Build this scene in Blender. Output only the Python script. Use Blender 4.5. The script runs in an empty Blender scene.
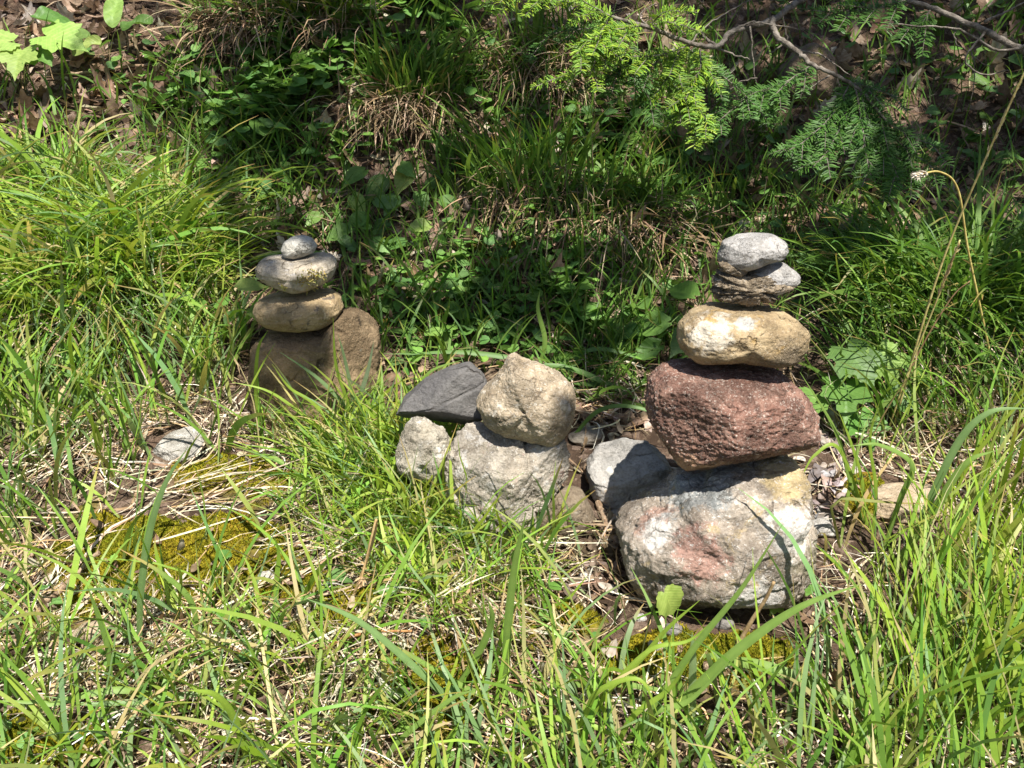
import bpy, math, random
import numpy as np
from mathutils import Vector
rng = np.random.default_rng(7); random.seed(7)
R = math.radians
scene = bpy.context.scene
COL = scene.collection

# ------------------------------------------------------------------ camera and projection helpers
F = 900.0; CX, CY = 512.0, 384.0; HC = 0.87; PITCH = R(22)
cp, sp = math.cos(PITCH), math.sin(PITCH)
FWD = np.array([0, cp, -sp]); UPV = np.array([0, sp, cp]); CAM = np.array([0, 0, HC])
def ray(px, py):
    px = np.asarray(px, float); py = np.asarray(py, float)
    a = (px-CX)/F; u = (CY-py)/F
    return np.stack([a, cp+sp*u, -sp+cp*u], -1)
def at(px, py, y):                       # point on the vertical plane at world distance y
    d = ray(px, py); y = np.asarray(y, float)
    return CAM + d*(y/d[..., 1])[..., None]
def project(P):
    q = np.asarray(P)-CAM; z = q@FWD
    return CX+F*q[..., 0]/z, CY-F*(q@UPV)/z, z
SUN = np.array([0.15, -0.40, 0.88]); SUN /= np.linalg.norm(SUN)

# ------------------------------------------------------------------ numpy gradient noise
_perm = np.random.default_rng(3).permutation(256); _perm = np.concatenate([_perm]*3)
_g = np.random.default_rng(4).normal(size=(256, 3)); _g /= np.linalg.norm(_g, axis=1)[:, None]
def perlin(p):
    p = np.asarray(p, float); i = np.floor(p).astype(int); f = p-i; i &= 255
    w = f*f*f*(f*(f*6-15)+10); out = 0
    for a in (0, 1):
        for b in (0, 1):
            for c in (0, 1):
                h = _perm[_perm[_perm[i[..., 0]+a]+i[..., 1]+b]+i[..., 2]+c]
                g = _g[h]; d = f-np.array([a, b, c])
                wt = (w[..., 0] if a else 1-w[..., 0])*(w[..., 1] if b else 1-w[..., 1])*(w[..., 2] if c else 1-w[..., 2])
                out = out+wt*(g*d).sum(-1)
    return out
def fbm(p, oct=4, gain=.5):
    s = 0; a = 1
    for k in range(oct): s = s+a*perlin(np.asarray(p)*2**k+k*17.3); a *= gain
    return s
def sstep(a, b, x):
    t = np.clip((x-a)/(b-a), 0, 1); return t*t*(3-2*t)

# ------------------------------------------------------------------ mesh helpers
def mesh_np(name, V, quads=None, tris=None, col=None, smooth=True):
    V = np.asarray(V, np.float32); me = bpy.data.meshes.new(name)
    nq = 0 if quads is None else len(quads); nt = 0 if tris is None else len(tris)
    me.vertices.add(len(V)); me.vertices.foreach_set('co', V.ravel())
    me.loops.add(nq*4+nt*3); me.polygons.add(nq+nt)
    li = []; 
    if nq: li.append(np.asarray(quads, np.int32).ravel())
    if nt: li.append(np.asarray(tris, np.int32).ravel())
    me.loops.foreach_set('vertex_index', np.concatenate(li))
    st = np.concatenate([np.arange(nq)*4, nq*4+np.arange(nt)*3]).astype(np.int32)
    me.polygons.foreach_set('loop_start', st)
    me.polygons.foreach_set('use_smooth', np.full(nq+nt, smooth))
    if col is not None:
        a = me.color_attributes.new('Col', 'FLOAT_COLOR', 'POINT')
        c = np.ones((len(V), 4), np.float32); c[:, :np.shape(col)[1]] = col; a.data.foreach_set('color', c.ravel())
    me.update(calc_edges=True); return me
def link(name, me, m=None, parent=None, loc=None):
    o = bpy.data.objects.new(name, me); COL.objects.link(o)
    if m is not None: me.materials.append(m)
    if parent is not None: o.parent = parent
    if loc is not None: o.location = [float(v) for v in loc]
    return o
def tag(o, label=None, cat=None, group=None, kind=None):
    for k, v in (('label', label), ('category', cat), ('group', group), ('kind', kind)):
        if v: o[k] = v
    return o
def empty(name, loc, label, cat, group=None):
    o = bpy.data.objects.new(name, None); COL.objects.link(o); o.location = [float(v) for v in loc]
    o.empty_display_size = .05; bpy.context.view_layer.update()
    return tag(o, label, cat, group)
class Acc:                                # collects geometry, builds one mesh
    def __init__(s): s.V = []; s.Q = []; s.T = []; s.C = []; s.n = 0
    def add(s, V, q=None, t=None, c=(1, 1, 1)):
        V = np.asarray(V, float).reshape(-1, 3)
        if len(V) == 0: return
        if q is not None and len(q): s.Q.append(np.asarray(q)+s.n)
        if t is not None and len(t): s.T.append(np.asarray(t)+s.n)
        c = np.asarray(c, float)
        s.C.append(np.broadcast_to(c, (len(V), 3)).copy() if c.ndim == 1 else c.reshape(len(V), -1)); s.C[-1] = s.C[-1] if s.C[-1].shape[1] == 4 else np.hstack([s.C[-1], np.ones((len(V), 1))]); s.V.append(V); s.n += len(V)
    def build(s, name, m, parent=None, loc=(0, 0, 0)):
        V = np.concatenate(s.V)-np.asarray(loc)
        me = mesh_np(name, V, np.concatenate(s.Q) if s.Q else None, np.concatenate(s.T) if s.T else None, np.concatenate(s.C))
        return link(name, me, m, parent, None if parent is not None else loc)

# ------------------------------------------------------------------ materials
class NT:
    def __init__(s, name):
        s.m = bpy.data.materials.new(name); s.m.use_nodes = True; s.t = s.m.node_tree; s.t.nodes.clear()
        s.out = s.n('ShaderNodeOutputMaterial')
    def n(s, typ, **kw):
        x = s.t.nodes.new(typ)
        for k, v in kw.items(): setattr(x, k, v)
        return x
    def l(s, a, b): s.t.links.new(a, b)
    def mix(s, fac, a, b, mode='MIX'):
        x = s.n('ShaderNodeMix', data_type='RGBA', blend_type=mode)
        s.put(x.inputs[0], fac); s.put(x.inputs[6], a); s.put(x.inputs[7], b); return x.outputs[2]
    def put(s, sock, v):
        if hasattr(v, 'links') or isinstance(v, bpy.types.NodeSocket): s.l(v, sock)
        elif isinstance(v, (tuple, list)): sock.default_value = (*v, 1) if len(v) == 3 and sock.type == 'RGBA' else v
        else: sock.default_value = v
    def noise(s, vec, scale, detail=6, rough=.6, dist=0, off=0):
        if off:
            a = s.n('ShaderNodeVectorMath', operation='ADD'); s.l(vec, a.inputs[0]); a.inputs[1].default_value = (off, off*1.7, off*.6); vec = a.outputs[0]
        x = s.n('ShaderNodeTexNoise'); s.l(vec, x.inputs['Vector']); x.inputs['Scale'].default_value = scale
        x.inputs['Detail'].default_value = detail; x.inputs['Roughness'].default_value = rough; x.inputs['Distortion'].default_value = dist
        return x.outputs['Fac']
    def voro(s, vec, scale, feature='F1', out='Distance'):
        x = s.n('ShaderNodeTexVoronoi', feature=feature); s.l(vec, x.inputs['Vector']); x.inputs['Scale'].default_value = scale
        return x.outputs[out]
    def ramp(s, fac, lo, hi, a=0., b=1.):
        x = s.n('ShaderNodeMapRange', interpolation_type='SMOOTHSTEP'); s.put(x.inputs['Value'], fac)
        x.inputs['From Min'].default_value = lo; x.inputs['From Max'].default_value = hi
        x.inputs['To Min'].default_value = a; x.inputs['To Max'].default_value = b; return x.outputs['Result']
    def math(s, op, a, b=0.):
        x = s.n('ShaderNodeMath', operation=op); s.put(x.inputs[0], a); s.put(x.inputs[1], b); return x.outputs[0]
    def bump(s, h, strength, dist, nrm=None):
        x = s.n('ShaderNodeBump'); x.inputs['Strength'].default_value = strength; x.inputs['Distance'].default_value = dist
        s.l(h, x.inputs['Height'])
        if nrm is not None: s.l(nrm, x.inputs['Normal'])
        return x.outputs['Normal']
    def princ(s, col, rough, nrm=None, spec=.3):
        p = s.n('ShaderNodeBsdfPrincipled'); s.put(p.inputs['Base Color'], col); s.put(p.inputs['Roughness'], rough)
        p.inputs['Specular IOR Level'].default_value = spec
        if nrm is not None: s.l(nrm, p.inputs['Normal'])
        return p.outputs[0]
    def done(s, sh): s.l(sh, s.out.inputs[0]); return s.m

def leaf_mat(name, trans=.35, rough=.45, spec=.4, vein=0.12, scale=60):
    t = NT(name); a = t.n('ShaderNodeAttribute', attribute_name='Col'); g = t.n('ShaderNodeNewGeometry')
    nz = t.noise(g.outputs['Position'], scale, 3)
    c = t.mix(t.ramp(nz, .3, .7, 0, 1), a.outputs['Color'], t.mix(1, a.outputs['Color'], (1-vein*2, 1-vein*1.6, 1-vein*2.4), 'MULTIPLY'))
    vn = t.ramp(t.math('ABSOLUTE', t.math('SUBTRACT', t.math('FRACT', t.math('MULTIPLY', a.outputs['Alpha'], 11.)), .5)), .03, .16, 1., 0.)
    c = t.mix(t.math('MULTIPLY', vn, .35), c, t.mix(1, c, (1.6, 1.35, 1.5), 'MULTIPLY'))
    c = t.mix(t.ramp(t.noise(g.outputs['Position'], 35, 5, .7, 0, 4), .68, .74, 0, .6), c, (.22, .15, .05))
    p = t.princ(c, rough, t.bump(vn, .3, .002, t.bump(nz, .25, .002)), spec)
    tr = t.n('ShaderNodeBsdfTranslucent'); t.l(t.mix(1, c, (1.3, 1.25, .75), 'MULTIPLY'), tr.inputs[0])
    mx = t.n('ShaderNodeMixShader'); mx.inputs[0].default_value = trans; t.l(p, mx.inputs[1]); t.l(tr.outputs[0], mx.inputs[2])
    return t.done(mx.outputs[0])
def dry_mat(name, trans=.12):
    t = NT(name); a = t.n('ShaderNodeAttribute', attribute_name='Col'); g = t.n('ShaderNodeNewGeometry')
    nz = t.noise(g.outputs['Position'], 90, 4)
    c = t.mix(t.ramp(nz, .35, .65), a.outputs['Color'], t.mix(1, a.outputs['Color'], (.68, .62, .55), 'MULTIPLY'))
    p = t.princ(c, .75, t.bump(nz, .4, .002), .2)
    tr = t.n('ShaderNodeBsdfTranslucent'); t.l(c, tr.inputs[0])
    mx = t.n('ShaderNodeMixShader'); mx.inputs[0].default_value = trans; t.l(p, mx.inputs[1]); t.l(tr.outputs[0], mx.inputs[2])
    return t.done(mx.outputs[0])
M_GRASS = leaf_mat('grass_blade', .36, .48, .28, .08, 40)
M_LEAF = leaf_mat('plant_leaf', .33, .5, .35, .14, 70)
M_NEEDLE = leaf_mat('fir_needle', .28, .5, .25, .1, 50)
M_STRAW = dry_mat('dry_grass'); M_DEAD = dry_mat('dead_leaf', .18)
M_MOSS = leaf_mat('moss_cushion', .25, .8, .1, .3, 120)
def bark_mat(name, c1, c2, scale=60):
    t = NT(name); tc = t.n('ShaderNodeTexCoord').outputs['Object']
    n1 = t.noise(tc, scale, 6, .65); n2 = t.noise(tc, scale*4, 4)
    c = t.mix(t.ramp(n1, .35, .65), c1, c2)
    return t.done(t.princ(c, .85, t.bump(n2, .6, .003, t.bump(n1, .7, .006)), .2))
M_BARK = bark_mat('fir_bark', (.09, .075, .06), (.25, .22, .185))
M_TRUNK = bark_mat('trunk_bark', (.05, .035, .025), (.14, .10, .075), 14)
M_STICK = bark_mat('stick_bark', (.20, .13, .08), (.42, .31, .21), 90)

def stone_mat(name, c1, c2, c3, scale=22, patches=(), specks=None, grit=.5, crust=None, gs=260, band=None, rough=.85):
    """three tones mixed by noise, coloured stains with their own outline, mineral specks, optional dirt crust low on the stone"""
    t = NT(name); tc = t.n('ShaderNodeTexCoord').outputs['Object']
    off = random.uniform(3, 40)
    n1 = t.noise(tc, scale, 8, .62, .4, off); n2 = t.noise(tc, scale*2.7, 8, .68, .2, off+9); n3 = t.noise(tc, gs, 4, .7, 0, off)
    c = t.mix(t.ramp(n1, .36, .62), c1, c2); c = t.mix(t.ramp(n2, .48, .68, 0, .85), c, c3)
    for i, (pc, ps, lo, hi, pos) in enumerate(patches):
        m = t.ramp(t.noise(tc, ps, 7, .7, .6, off+20+7*i), lo, hi)
        if pos is not None:              # stain confined to one side of the stone
            px_, py_, pz_, pr = pos
            d = t.n('ShaderNodeVectorMath', operation='DISTANCE'); t.l(tc, d.inputs[0]); d.inputs[1].default_value = (px_, py_, pz_)
            m = t.ramp(t.math('ADD', t.math('DIVIDE', d.outputs['Value'], pr), t.math('MULTIPLY', t.math('SUBTRACT', t.noise(tc, ps, 8, .72, .4, off+20+7*i), .5), 2.6)), 1.15, .75)
        c = t.mix(m, c, pc)
    c = t.mix(t.ramp(n3, .38, .72, 0, .55), c, t.mix(1, c, (.5, .47, .43), 'MULTIPLY'))
    if specks:
        sc, ss, th = specks
        m = t.math('MULTIPLY', t.ramp(t.noise(tc, ss*1.3, 4, .75, .5, off+3), .66-th*.35, .74-th*.35), t.ramp(t.noise(tc, ss*.25, 4), .40, .56, .25, 1))
        c = t.mix(m, c, sc)
    if crust:
        cc, z0, dz = crust; sx = t.n('ShaderNodeSeparateXYZ'); t.l(tc, sx.inputs[0])
        zz = t.math('ADD', sx.outputs['Z'], t.math('MULTIPLY', t.math('SUBTRACT', n2, .5), dz*3))
        c = t.mix(t.ramp(zz, z0+dz, z0-dz), c, cc)
    wob = t.n('ShaderNodeMix', data_type='VECTOR'); nzc = t.n('ShaderNodeTexNoise'); t.l(tc, nzc.inputs['Vector']); nzc.inputs['Scale'].default_value = scale*1.2; nzc.inputs['Detail'].default_value = 6
    wob.inputs[0].default_value = .07; t.l(tc, wob.inputs[4]); t.l(nzc.outputs['Color'], wob.inputs[5])
    ck = t.math('MULTIPLY', t.ramp(t.voro(wob.outputs[1], scale*.7, 'DISTANCE_TO_EDGE'), .0, .035, 1, 0), t.ramp(t.noise(tc, scale*.8, 3, .5, 0, off+50), .50, .60))
    c = t.mix(t.math('MULTIPLY', ck, .65), c, t.mix(1, c, (.35, .31, .27), 'MULTIPLY'))
    b0 = t.bump(t.math('MULTIPLY', ck, -1.), .7, .006); b = t.bump(n2, .6, .014, b0); pit = t.voro(tc, gs*.5)
    b = t.bump(pit, grit*.55, .004, b); b = t.bump(n3, grit, .005, b); vary = t.ramp(t.noise(tc, scale*.9, 4, .6, 0, off+70), .38, .62, .25, 1.5)
    for nd in t.t.nodes:
        if nd.type == 'BUMP' and nd.inputs['Distance'].default_value < .0055: t.l(t.math('MULTIPLY', vary, nd.inputs['Strength'].default_value), nd.inputs['Strength'])
    return t.done(t.princ(c, rough, b, .25))

# ------------------------------------------------------------------ ground
_py = np.array([-6, .0, .8, 1.2, 1.7, 2.1, 2.6, 3.2, 4.0, 6.0, 12, 40.]); _pz = np.array([-.5, -.12, -.06, 0, .12, .27, .60, 1.08, 1.7, 3.0, 6.0, 14.])
_yy = np.linspace(-6, 40, 4601); _zz = np.interp(_yy, _py, _pz); _k = np.hanning(41); _k /= _k.sum()
_zz = np.convolve(np.pad(_zz, 20, 'edge'), _k, 'valid')
BUMPS = [(-.95, 1.75, .38, .28, .07), (-.13, 1.12, .17, .13, .035), (-.45, 1.14, .22, .12, .03), (.62, 1.05, .2, .15, .02), (-.33, 2.75, .2, .16, .10),
         (.13, 2.15, .2, .14, .09), (-.62, 2.9, .25, .15, .07), (.95, 1.9, .35, .3, .05), (.08, 1.12, .10, .07, -.03)]
def gz_raw(x, y):
    z = np.interp(y, _yy, _zz)
    for bx, by, rx, ry, h in BUMPS: z = z+h*np.exp(-((x-bx)/rx)**2-((y-by)/ry)**2)
    p = np.stack([x, y, np.zeros_like(x)], -1)
    far = sstep(6, 12, np.abs(y))
    return z+.03*fbm(p*2.1, 3)+.012*fbm(p*9, 3)+.005*fbm(p*33, 2)+far*.4*perlin(p*.2)
gx0, gx1, gy0, gy1, gs_ = -2.6, 2.6, .35, 4.6, .01
GX = np.arange(gx0, gx1+1e-6, gs_); GY = np.arange(gy0, gy1+1e-6, gs_)
GZ = gz_raw(*np.meshgrid(GX, GY))
def gz(x, y):
    fx = np.clip((np.asarray(x)-gx0)/gs_, 0, len(GX)-1.001); fy = np.clip((np.asarray(y)-gy0)/gs_, 0, len(GY)-1.001)
    i = fx.astype(int); j = fy.astype(int); a = fx-i; b = fy-j
    return (GZ[j, i]*(1-a)+GZ[j, i+1]*a)*(1-b)+(GZ[j+1, i]*(1-a)+GZ[j+1, i+1]*a)*b
def hit(px, py):                          # where a view ray meets the ground
    px = np.atleast_1d(np.asarray(px, float)); py = np.atleast_1d(np.asarray(py, float)); out = np.zeros((len(px), 3))
    for s in range(0, len(px), 4000):
        d = ray(px[s:s+4000], py[s:s+4000]); ts = np.linspace(.5, 4.6, 500)
        P = CAM+d[:, None, :]*ts[None, :, None]
        below = P[..., 2] < gz(P[..., 0], P[..., 1]); k = np.where(below.any(1), below.argmax(1), 499); k = np.maximum(k, 1)
        n = np.arange(len(k)); h = P[n, k, 2]-gz(P[n, k, 0], P[n, k, 1]); h0 = P[n, k-1, 2]-gz(P[n, k-1, 0], P[n, k-1, 1])
        w = np.clip(h0/(h0-h+1e-9), 0, 1)[:, None]; Q = P[n, k-1]*(1-w)+P[n, k]*w
        Q[:, 2] = gz(Q[:, 0], Q[:, 1]); out[s:s+4000] = Q
    return out
def hit1(px, py): return hit([px], [py])[0]

MOSS = [(430, 300, 40, 25, .5), (500, 250, 40, 30, .5), (560, 320, 50, 25, .45), (170, 562, 125, 48, 1), (60, 610, 60, 25, .7), (432, 690, 62, 60, .9), (520, 640, 60, 25, .55), (690, 662, 110, 30, .9), (868, 502, 26, 22, 1), (20, 745, 90, 30, .9),
        (240, 480, 70, 22, .9), (400, 325, 30, 20, .4), (290, 205, 40, 25, .3), (560, 625, 50, 20, .8), (320, 600, 80, 45, .6), (800, 240, 50, 16, .3)]
def moss_mask(x, y, z):
    px, py, _ = project(np.stack([x, y, z], -1)); m = np.zeros_like(px)
    for a, b, rx, ry, s in MOSS: m = np.maximum(m, s*np.exp(-(((px-a)/rx)**2+((py-b)/ry)**2)**1.5))
    n = fbm(np.stack([x, y, z], -1)*14, 4)
    return sstep(.30, .62, m+.75*n*(m > .05))
GXX, GYY = np.meshgrid(GX, GY)
MM = moss_mask(GXX, GYY, GZ)
def moss_relief(m, x, y): return m*(.020+.018*perlin(np.stack([x, y, 0*x], -1)*26)+.011*perlin(np.stack([x, y, 0*x], -1)*60))
GZ = GZ+moss_relief(MM, GXX, GYY)
def mossy(P):
    i = np.clip(((P[:, 0]-gx0)/gs_).astype(int), 0, len(GX)-1); j = np.clip(((P[:, 1]-gy0)/gs_).astype(int), 0, len(GY)-1); return MM[j, i]
def build_ground():
    ox = np.cumsum(np.geomspace(.02, 6, 34)); oy = np.cumsum(np.geomspace(.02, 4, 34))
    xs = np.concatenate([(gx0-ox)[::-1], GX[::1], gx1+ox])
    ylo = (gy0-np.cumsum(np.geomspace(.02, 1.2, 16)))[::-1]
    ys = np.concatenate([ylo, GY, gy1+oy])
    X, Y = np.meshgrid(xs, ys); Z = gz_raw(X, Y)
    inn = (X > gx0) & (X < gx1) & (Y > gy0) & (Y < gy1)
    m = np.where(inn, moss_mask(X, Y, Z), 0)
    Z = Z+moss_relief(m, X, Y)
    P = np.stack([X, Y, Z], -1)
    nx, ny = len(xs), len(ys); idx = np.arange(nx*ny).reshape(ny, nx)
    q = np.stack([idx[:-1, :-1], idx[:-1, 1:], idx[1:, 1:], idx[1:, :-1]], -1).reshape(-1, 4)
    col = np.stack([m.ravel(), np.zeros(nx*ny), np.zeros(nx*ny)], -1)
    me = mesh_np('ground', P.reshape(-1, 3), q, None, col)
    t = NT('soil'); g = t.n('ShaderNodeNewGeometry').outputs['Position']
    n1 = t.noise(g, 9, 8, .65); n2 = t.noise(g, 55, 8, .7); n3 = t.noise(g, 240, 5, .7); v = t.voro(g, 70, out='Color')
    c = t.mix(t.ramp(n1, .38, .62), (.055, .036, .024), (.15, .10, .07)); c = t.mix(t.ramp(n2, .5, .66), c, (.22, .165, .11))
    sep = t.n('ShaderNodeSeparateColor'); t.l(v, sep.inputs[0]); c = t.mix(t.ramp(sep.outputs[0], .7, .95, 0, .7), c, (.30, .22, .17))
    c = t.mix(t.ramp(n3, .4, .7, 0, .7), c, (.045, .03, .022))
    at_ = t.n('ShaderNodeAttribute', attribute_name='Col'); sm = t.n('ShaderNodeSeparateColor'); t.l(at_.outputs['Color'], sm.inputs[0])
    mc = t.mix(t.ramp(n2, .35, .65), (.15, .145, .014), (.30, .26, .02)); mc = t.mix(t.ramp(n1, .52, .68), mc, (.30, .19, .03))
    c = t.mix(sm.outputs[0], c, mc)
    b = t.bump(n3, .6, .006, t.bump(n2, .8, .015))
    link('ground', me, t.done(t.princ(c, .95, b, .1)))['kind'] = 'structure'
build_ground()

# ------------------------------------------------------------------ stones
STONES = []                               # (centre, half sizes) kept clear of roots and blades
def ico(sub):
    import bmesh
    b = bmesh.new(); bmesh.ops.create_icosphere(b, subdivisions=sub, radius=1); me = bpy.data.meshes.new('tmp'); b.to_mesh(me); b.free()
    V = np.zeros(len(me.vertices)*3); me.vertices.foreach_get('co', V); T = np.zeros(len(me.polygons)*3, int)
    me.polygons.foreach_get('vertices', T); bpy.data.meshes.remove(me); return V.reshape(-1, 3), T.reshape(-1, 3)
ICO = {k: ico(k) for k in (4, 5, 6, 7)}
def Zm(region, size, pts):               # enlarged-crop coordinates -> photograph pixels
    x0, y0, x1 = region; k = (x1-x0)/size
    return [(x0+k*a, y0+k*b) for a, b in pts]
def stone(name, pts, y, m, label, cat='stone', group=None, depth=.8, e=.75, rough=.05, rs=2.2, fine=.012, facets=(), sub=6, seed=0, ridged=0, parent=None, crease=None, soft=2, sink=0):
    px = np.array(pts, float); c = (px.min(0)+px.max(0))/2
    C = at(c[0], c[1], y); W = at(px[:, 0], px[:, 1], np.full(len(px), y))-C
    w = (W[:, 0].max()-W[:, 0].min())/2; h = (W[:, 2].max()-W[:, 2].min())/2
    d = ray(c[0], c[1]); tv = abs(d[2]/d[1]); D = w*depth; D = min(D, .72*h/max(tv, .05))
    if e < .72: W = W*(1-.35*D/y); w *= 1-.35*D/y; h *= 1-.35*D/y
    ks = math.sqrt(max(h*h-(D*tv)**2, .2*h*h))/h
    # closed outline resampled by angle
    n = 360; cl = np.vstack([W[:, [0, 2]], W[:1, [0, 2]]]); seg = np.linalg.norm(np.diff(cl, axis=0), axis=1); cu = np.concatenate([[0], np.cumsum(seg)])
    s = np.linspace(0, cu[-1], 1440, endpoint=False); P = np.stack([np.interp(s, cu, cl[:, 0]), np.interp(s, cu, cl[:, 1])], -1)
    ang = np.arctan2(P[:, 1]/h, P[:, 0]/w); r = np.hypot(P[:, 0]/w, P[:, 1]/h)
    th = (np.arange(n)+.5)/n*2*np.pi-np.pi; o = np.argsort(ang); rr = np.interp(th, ang[o], r[o], period=2*np.pi)
    ker = np.hanning(2*soft*3+3); ker /= ker.sum(); L = len(ker)//2
    rr = np.convolve(np.concatenate([rr[-L:], rr, rr[:L]]), ker, 'valid')
    V, T = ICO[sub]; mm = np.hypot(V[:, 0], V[:, 2])+1e-9; phi = np.arctan2(V[:, 1], mm)
    a2 = np.arctan2(V[:, 2], V[:, 0]); ro = np.interp(a2, th, rr, period=2*np.pi)
    f = np.cos(phi)**e; g = np.sign(V[:, 1])*np.abs(np.sin(phi))**e
    # the depth of the body shrinks a little where the outline is narrow
    p = np.stack([ro*f*V[:, 0]/mm, g*(.75+.25*np.minimum(ro, 1.15)), ro*f*V[:, 2]/mm], -1)
    for (nx, ny, nz, cc) in facets:
        nn = np.array([nx, ny, nz], float); nn /= np.linalg.norm(nn); q = p@nn-cc
        p = p-np.where(q > 0, q*.88, 0)[:, None]*nn
    dirn = p/np.linalg.norm(p, axis=1)[:, None]; so = seed*7.31+1
    disp = rough*fbm(p*rs+so, 4, .55)
    if ridged: disp = disp+ridged*(.5-np.abs(perlin(p*rs*1.3+so+40)))*1.2-ridged*.3
    disp = disp+fine*fbm(p*rs*6+so*2, 5, .65)+(fine*.5*fbm(p*rs*21+so*3, 2, .7) if sub >= 6 else 0)
    if crease:
        for (ax, ay, az, cc, wd, dp) in crease:
            nn = np.array([ax, ay, az], float); nn /= np.linalg.norm(nn)
            q = p@nn-cc+.06*perlin(p*3+so); disp = disp-dp*np.exp(-(q/wd)**2)
    p = p+dirn*disp[:, None]
    v = p*np.array([w, D, h*ks]); v[:, 2] -= sink
    me = mesh_np(name, v, None, T); o = link(name, me, m, None, C)
    STONES.append((C, np.array([w, D, h*ks])))
    if parent is None: tag(o, label, cat, group)
    else:
        o.parent = parent; o.location = [float(k) for k in (C-np.array(parent.location))]
        if label: o['label'] = label
    return o
def P2(k, pts): return Zm({5: (220, 220, 420), 6: (600, 220, 860), 7: (590, 430, 850), 8: (380, 340, 640)}[k], {5: 698, 6: 768, 7: 868, 8: 832}[k], pts)
GR = 'stones of the right cairn'; GL = 'stones of the left cairn'; GM = 'stones of the low heap between the cairns'
YR = hit1(715, 612)[1]+.075
m = stone_mat('pale_pink_stone', (.29, .24, .19), (.39, .335, .275), (.22, .18, .14), 18, [((.36, .22, .175), 40, 0, 1, (-.04, -.09, .02, .045)), ((.56, .53, .49), 60, 0, 1, (.085, -.07, .045, .042)), ((.35, .23, .18), 36, 0, 1, (-.11, -.04, .05, .035)),
     ((.62, .59, .55), 60, 0, 1, (.035, -.10, -.045, .05)), ((.54, .51, .47), 70, 0, 1, (-.10, -.06, .03, .03)), ((.19, .165, .12), 40, 0, 1, (-.06, -.09, -.07, .045)), ((.64, .61, .57), 60, .60, .66, None), ((.30, .31, .30), 20, 0, 1, (-.035, -.02, .10, .06)), ((.17, .15, .10), 24, 0, 1, (.105, -.07, -.01, .035)), ((.42, .33, .20), 20, .58, .66, None), ((.46, .36, .20), 20, 0, 1, (.10, 0, .11, .06))], ((.60, .56, .51), 170, .3), 1.0, crust=((.15, .11, .07), -.088, .014))
stone('cairn_stone', P2(7, [(95, 350), (105, 310), (150, 270), (200, 235), (270, 195), (300, 150), (380, 140), (480, 100), (560, 85), (640, 80), (690, 75), (712, 95), (720, 190), (738, 290), (742, 380), (720, 450), (690, 510), (600, 560), (500, 590), (380, 605), (260, 612), (190, 600), (150, 560), (115, 450)]),
      YR, m, 'pale pink and white blotched boulder carrying the tall right cairn', 'stone', GR, depth=.8, e=.84, rough=.08, fine=.024, ridged=.03, sub=7, seed=2, facets=[(.1, -.75, .85, .86), (0, -.7, -.8, .90)], crease=[(.35, -.2, 1, .62, .05, .05), (-.3, 0, 1, -.38, .03, .03)])
m = stone_mat('red_conglomerate', (.22, .115, .085), (.31, .18, .135), (.135, .075, .058), 20, [((.40, .33, .29), 30, .6, .68, None), ((.36, .22, .14), 20, 0, 1, (-.06, -.06, -.08, .06)), ((.42, .38, .34), 70, 0, 1, (.12, -.03, -.02, .02))], ((.56, .47, .40), 200, .34), 1.1, gs=330)
stone('cairn_stone', P2(6, [(142, 490), (150, 460), (190, 425), (230, 412), (380, 418), (500, 424), (548, 440), (588, 480), (618, 530), (632, 580), (636, 625), (614, 668), (560, 690), (480, 705), (400, 725), (330, 742), (290, 747), (240, 742), (215, 710), (180, 650), (150, 600), (140, 550)]),
      YR+.035, m, 'dark red gritty block, second from the bottom in the right cairn', 'stone', GR, depth=.85, e=.84, rough=.05, fine=.030, ridged=.0, sub=7, seed=6, facets=[(.3, -1, .1, .88), (-.6, -.9, .0, .86), (.25, -.75, -.75, .74), (.7, -.2, -.7, .92)], crease=[(.8, .1, -.6, .25, .05, .03)], soft=6)
m = stone_mat('tan_stone', (.34, .25, .14), (.44, .34, .20), (.26, .19, .11), 24, [((.60, .54, .44), 40, 0, 1, (-.055, -.04, .015, .035)), ((.5, .48, .44), 50, 0, 1, (-.01, -.05, .04, .018)), ((.22, .17, .11), 30, 0, 1, (.045, -.05, -.03, .04)), ((.46, .31, .13), 26, .56, .66, None)], ((.55, .47, .34), 240, .28), .8, gs=300)
stone('cairn_stone', P2(6, [(228, 345), (240, 305), (275, 270), (330, 245), (400, 248), (470, 250), (540, 265), (590, 295), (612, 325), (608, 360), (580, 410), (530, 430), (440, 425), (400, 412), (330, 415), (270, 415), (240, 390)]),
      YR+.05, m, 'golden tan bean-shaped stone lying on the dark red block', 'stone', GR, depth=.75, e=.8, rough=.05, fine=.015, sub=6, seed=9, crease=[(1, -.3, .3, .1, .16, .05)])
m4 = stone_mat('grey_speckled_stone', (.39, .375, .355), (.48, .465, .445), (.32, .30, .27), 40, [((.30, .24, .17), 40, .62, .7, None)], ((.17, .15, .13), 220, .26), .7, gs=330)
mc = stone_mat('brown_crust', (.25, .195, .13), (.36, .29, .20), (.17, .13, .09), 60, [((.48, .44, .38), 60, .58, .66, None)], ((.45, .4, .33), 250, .35), 1.3, gs=300)
o4 = stone('cairn_stone', P2(6, [(428, 190), (445, 155), (500, 124), (550, 128), (588, 160), (587, 182), (560, 205), (520, 222), (450, 222)]), YR+.07, m4, 'pale grey pointed stone with brown crust beneath, second from the top of the right cairn', 'stone', GR, depth=.8, e=.85, rough=.05, fine=.012, seed=12)
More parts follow.
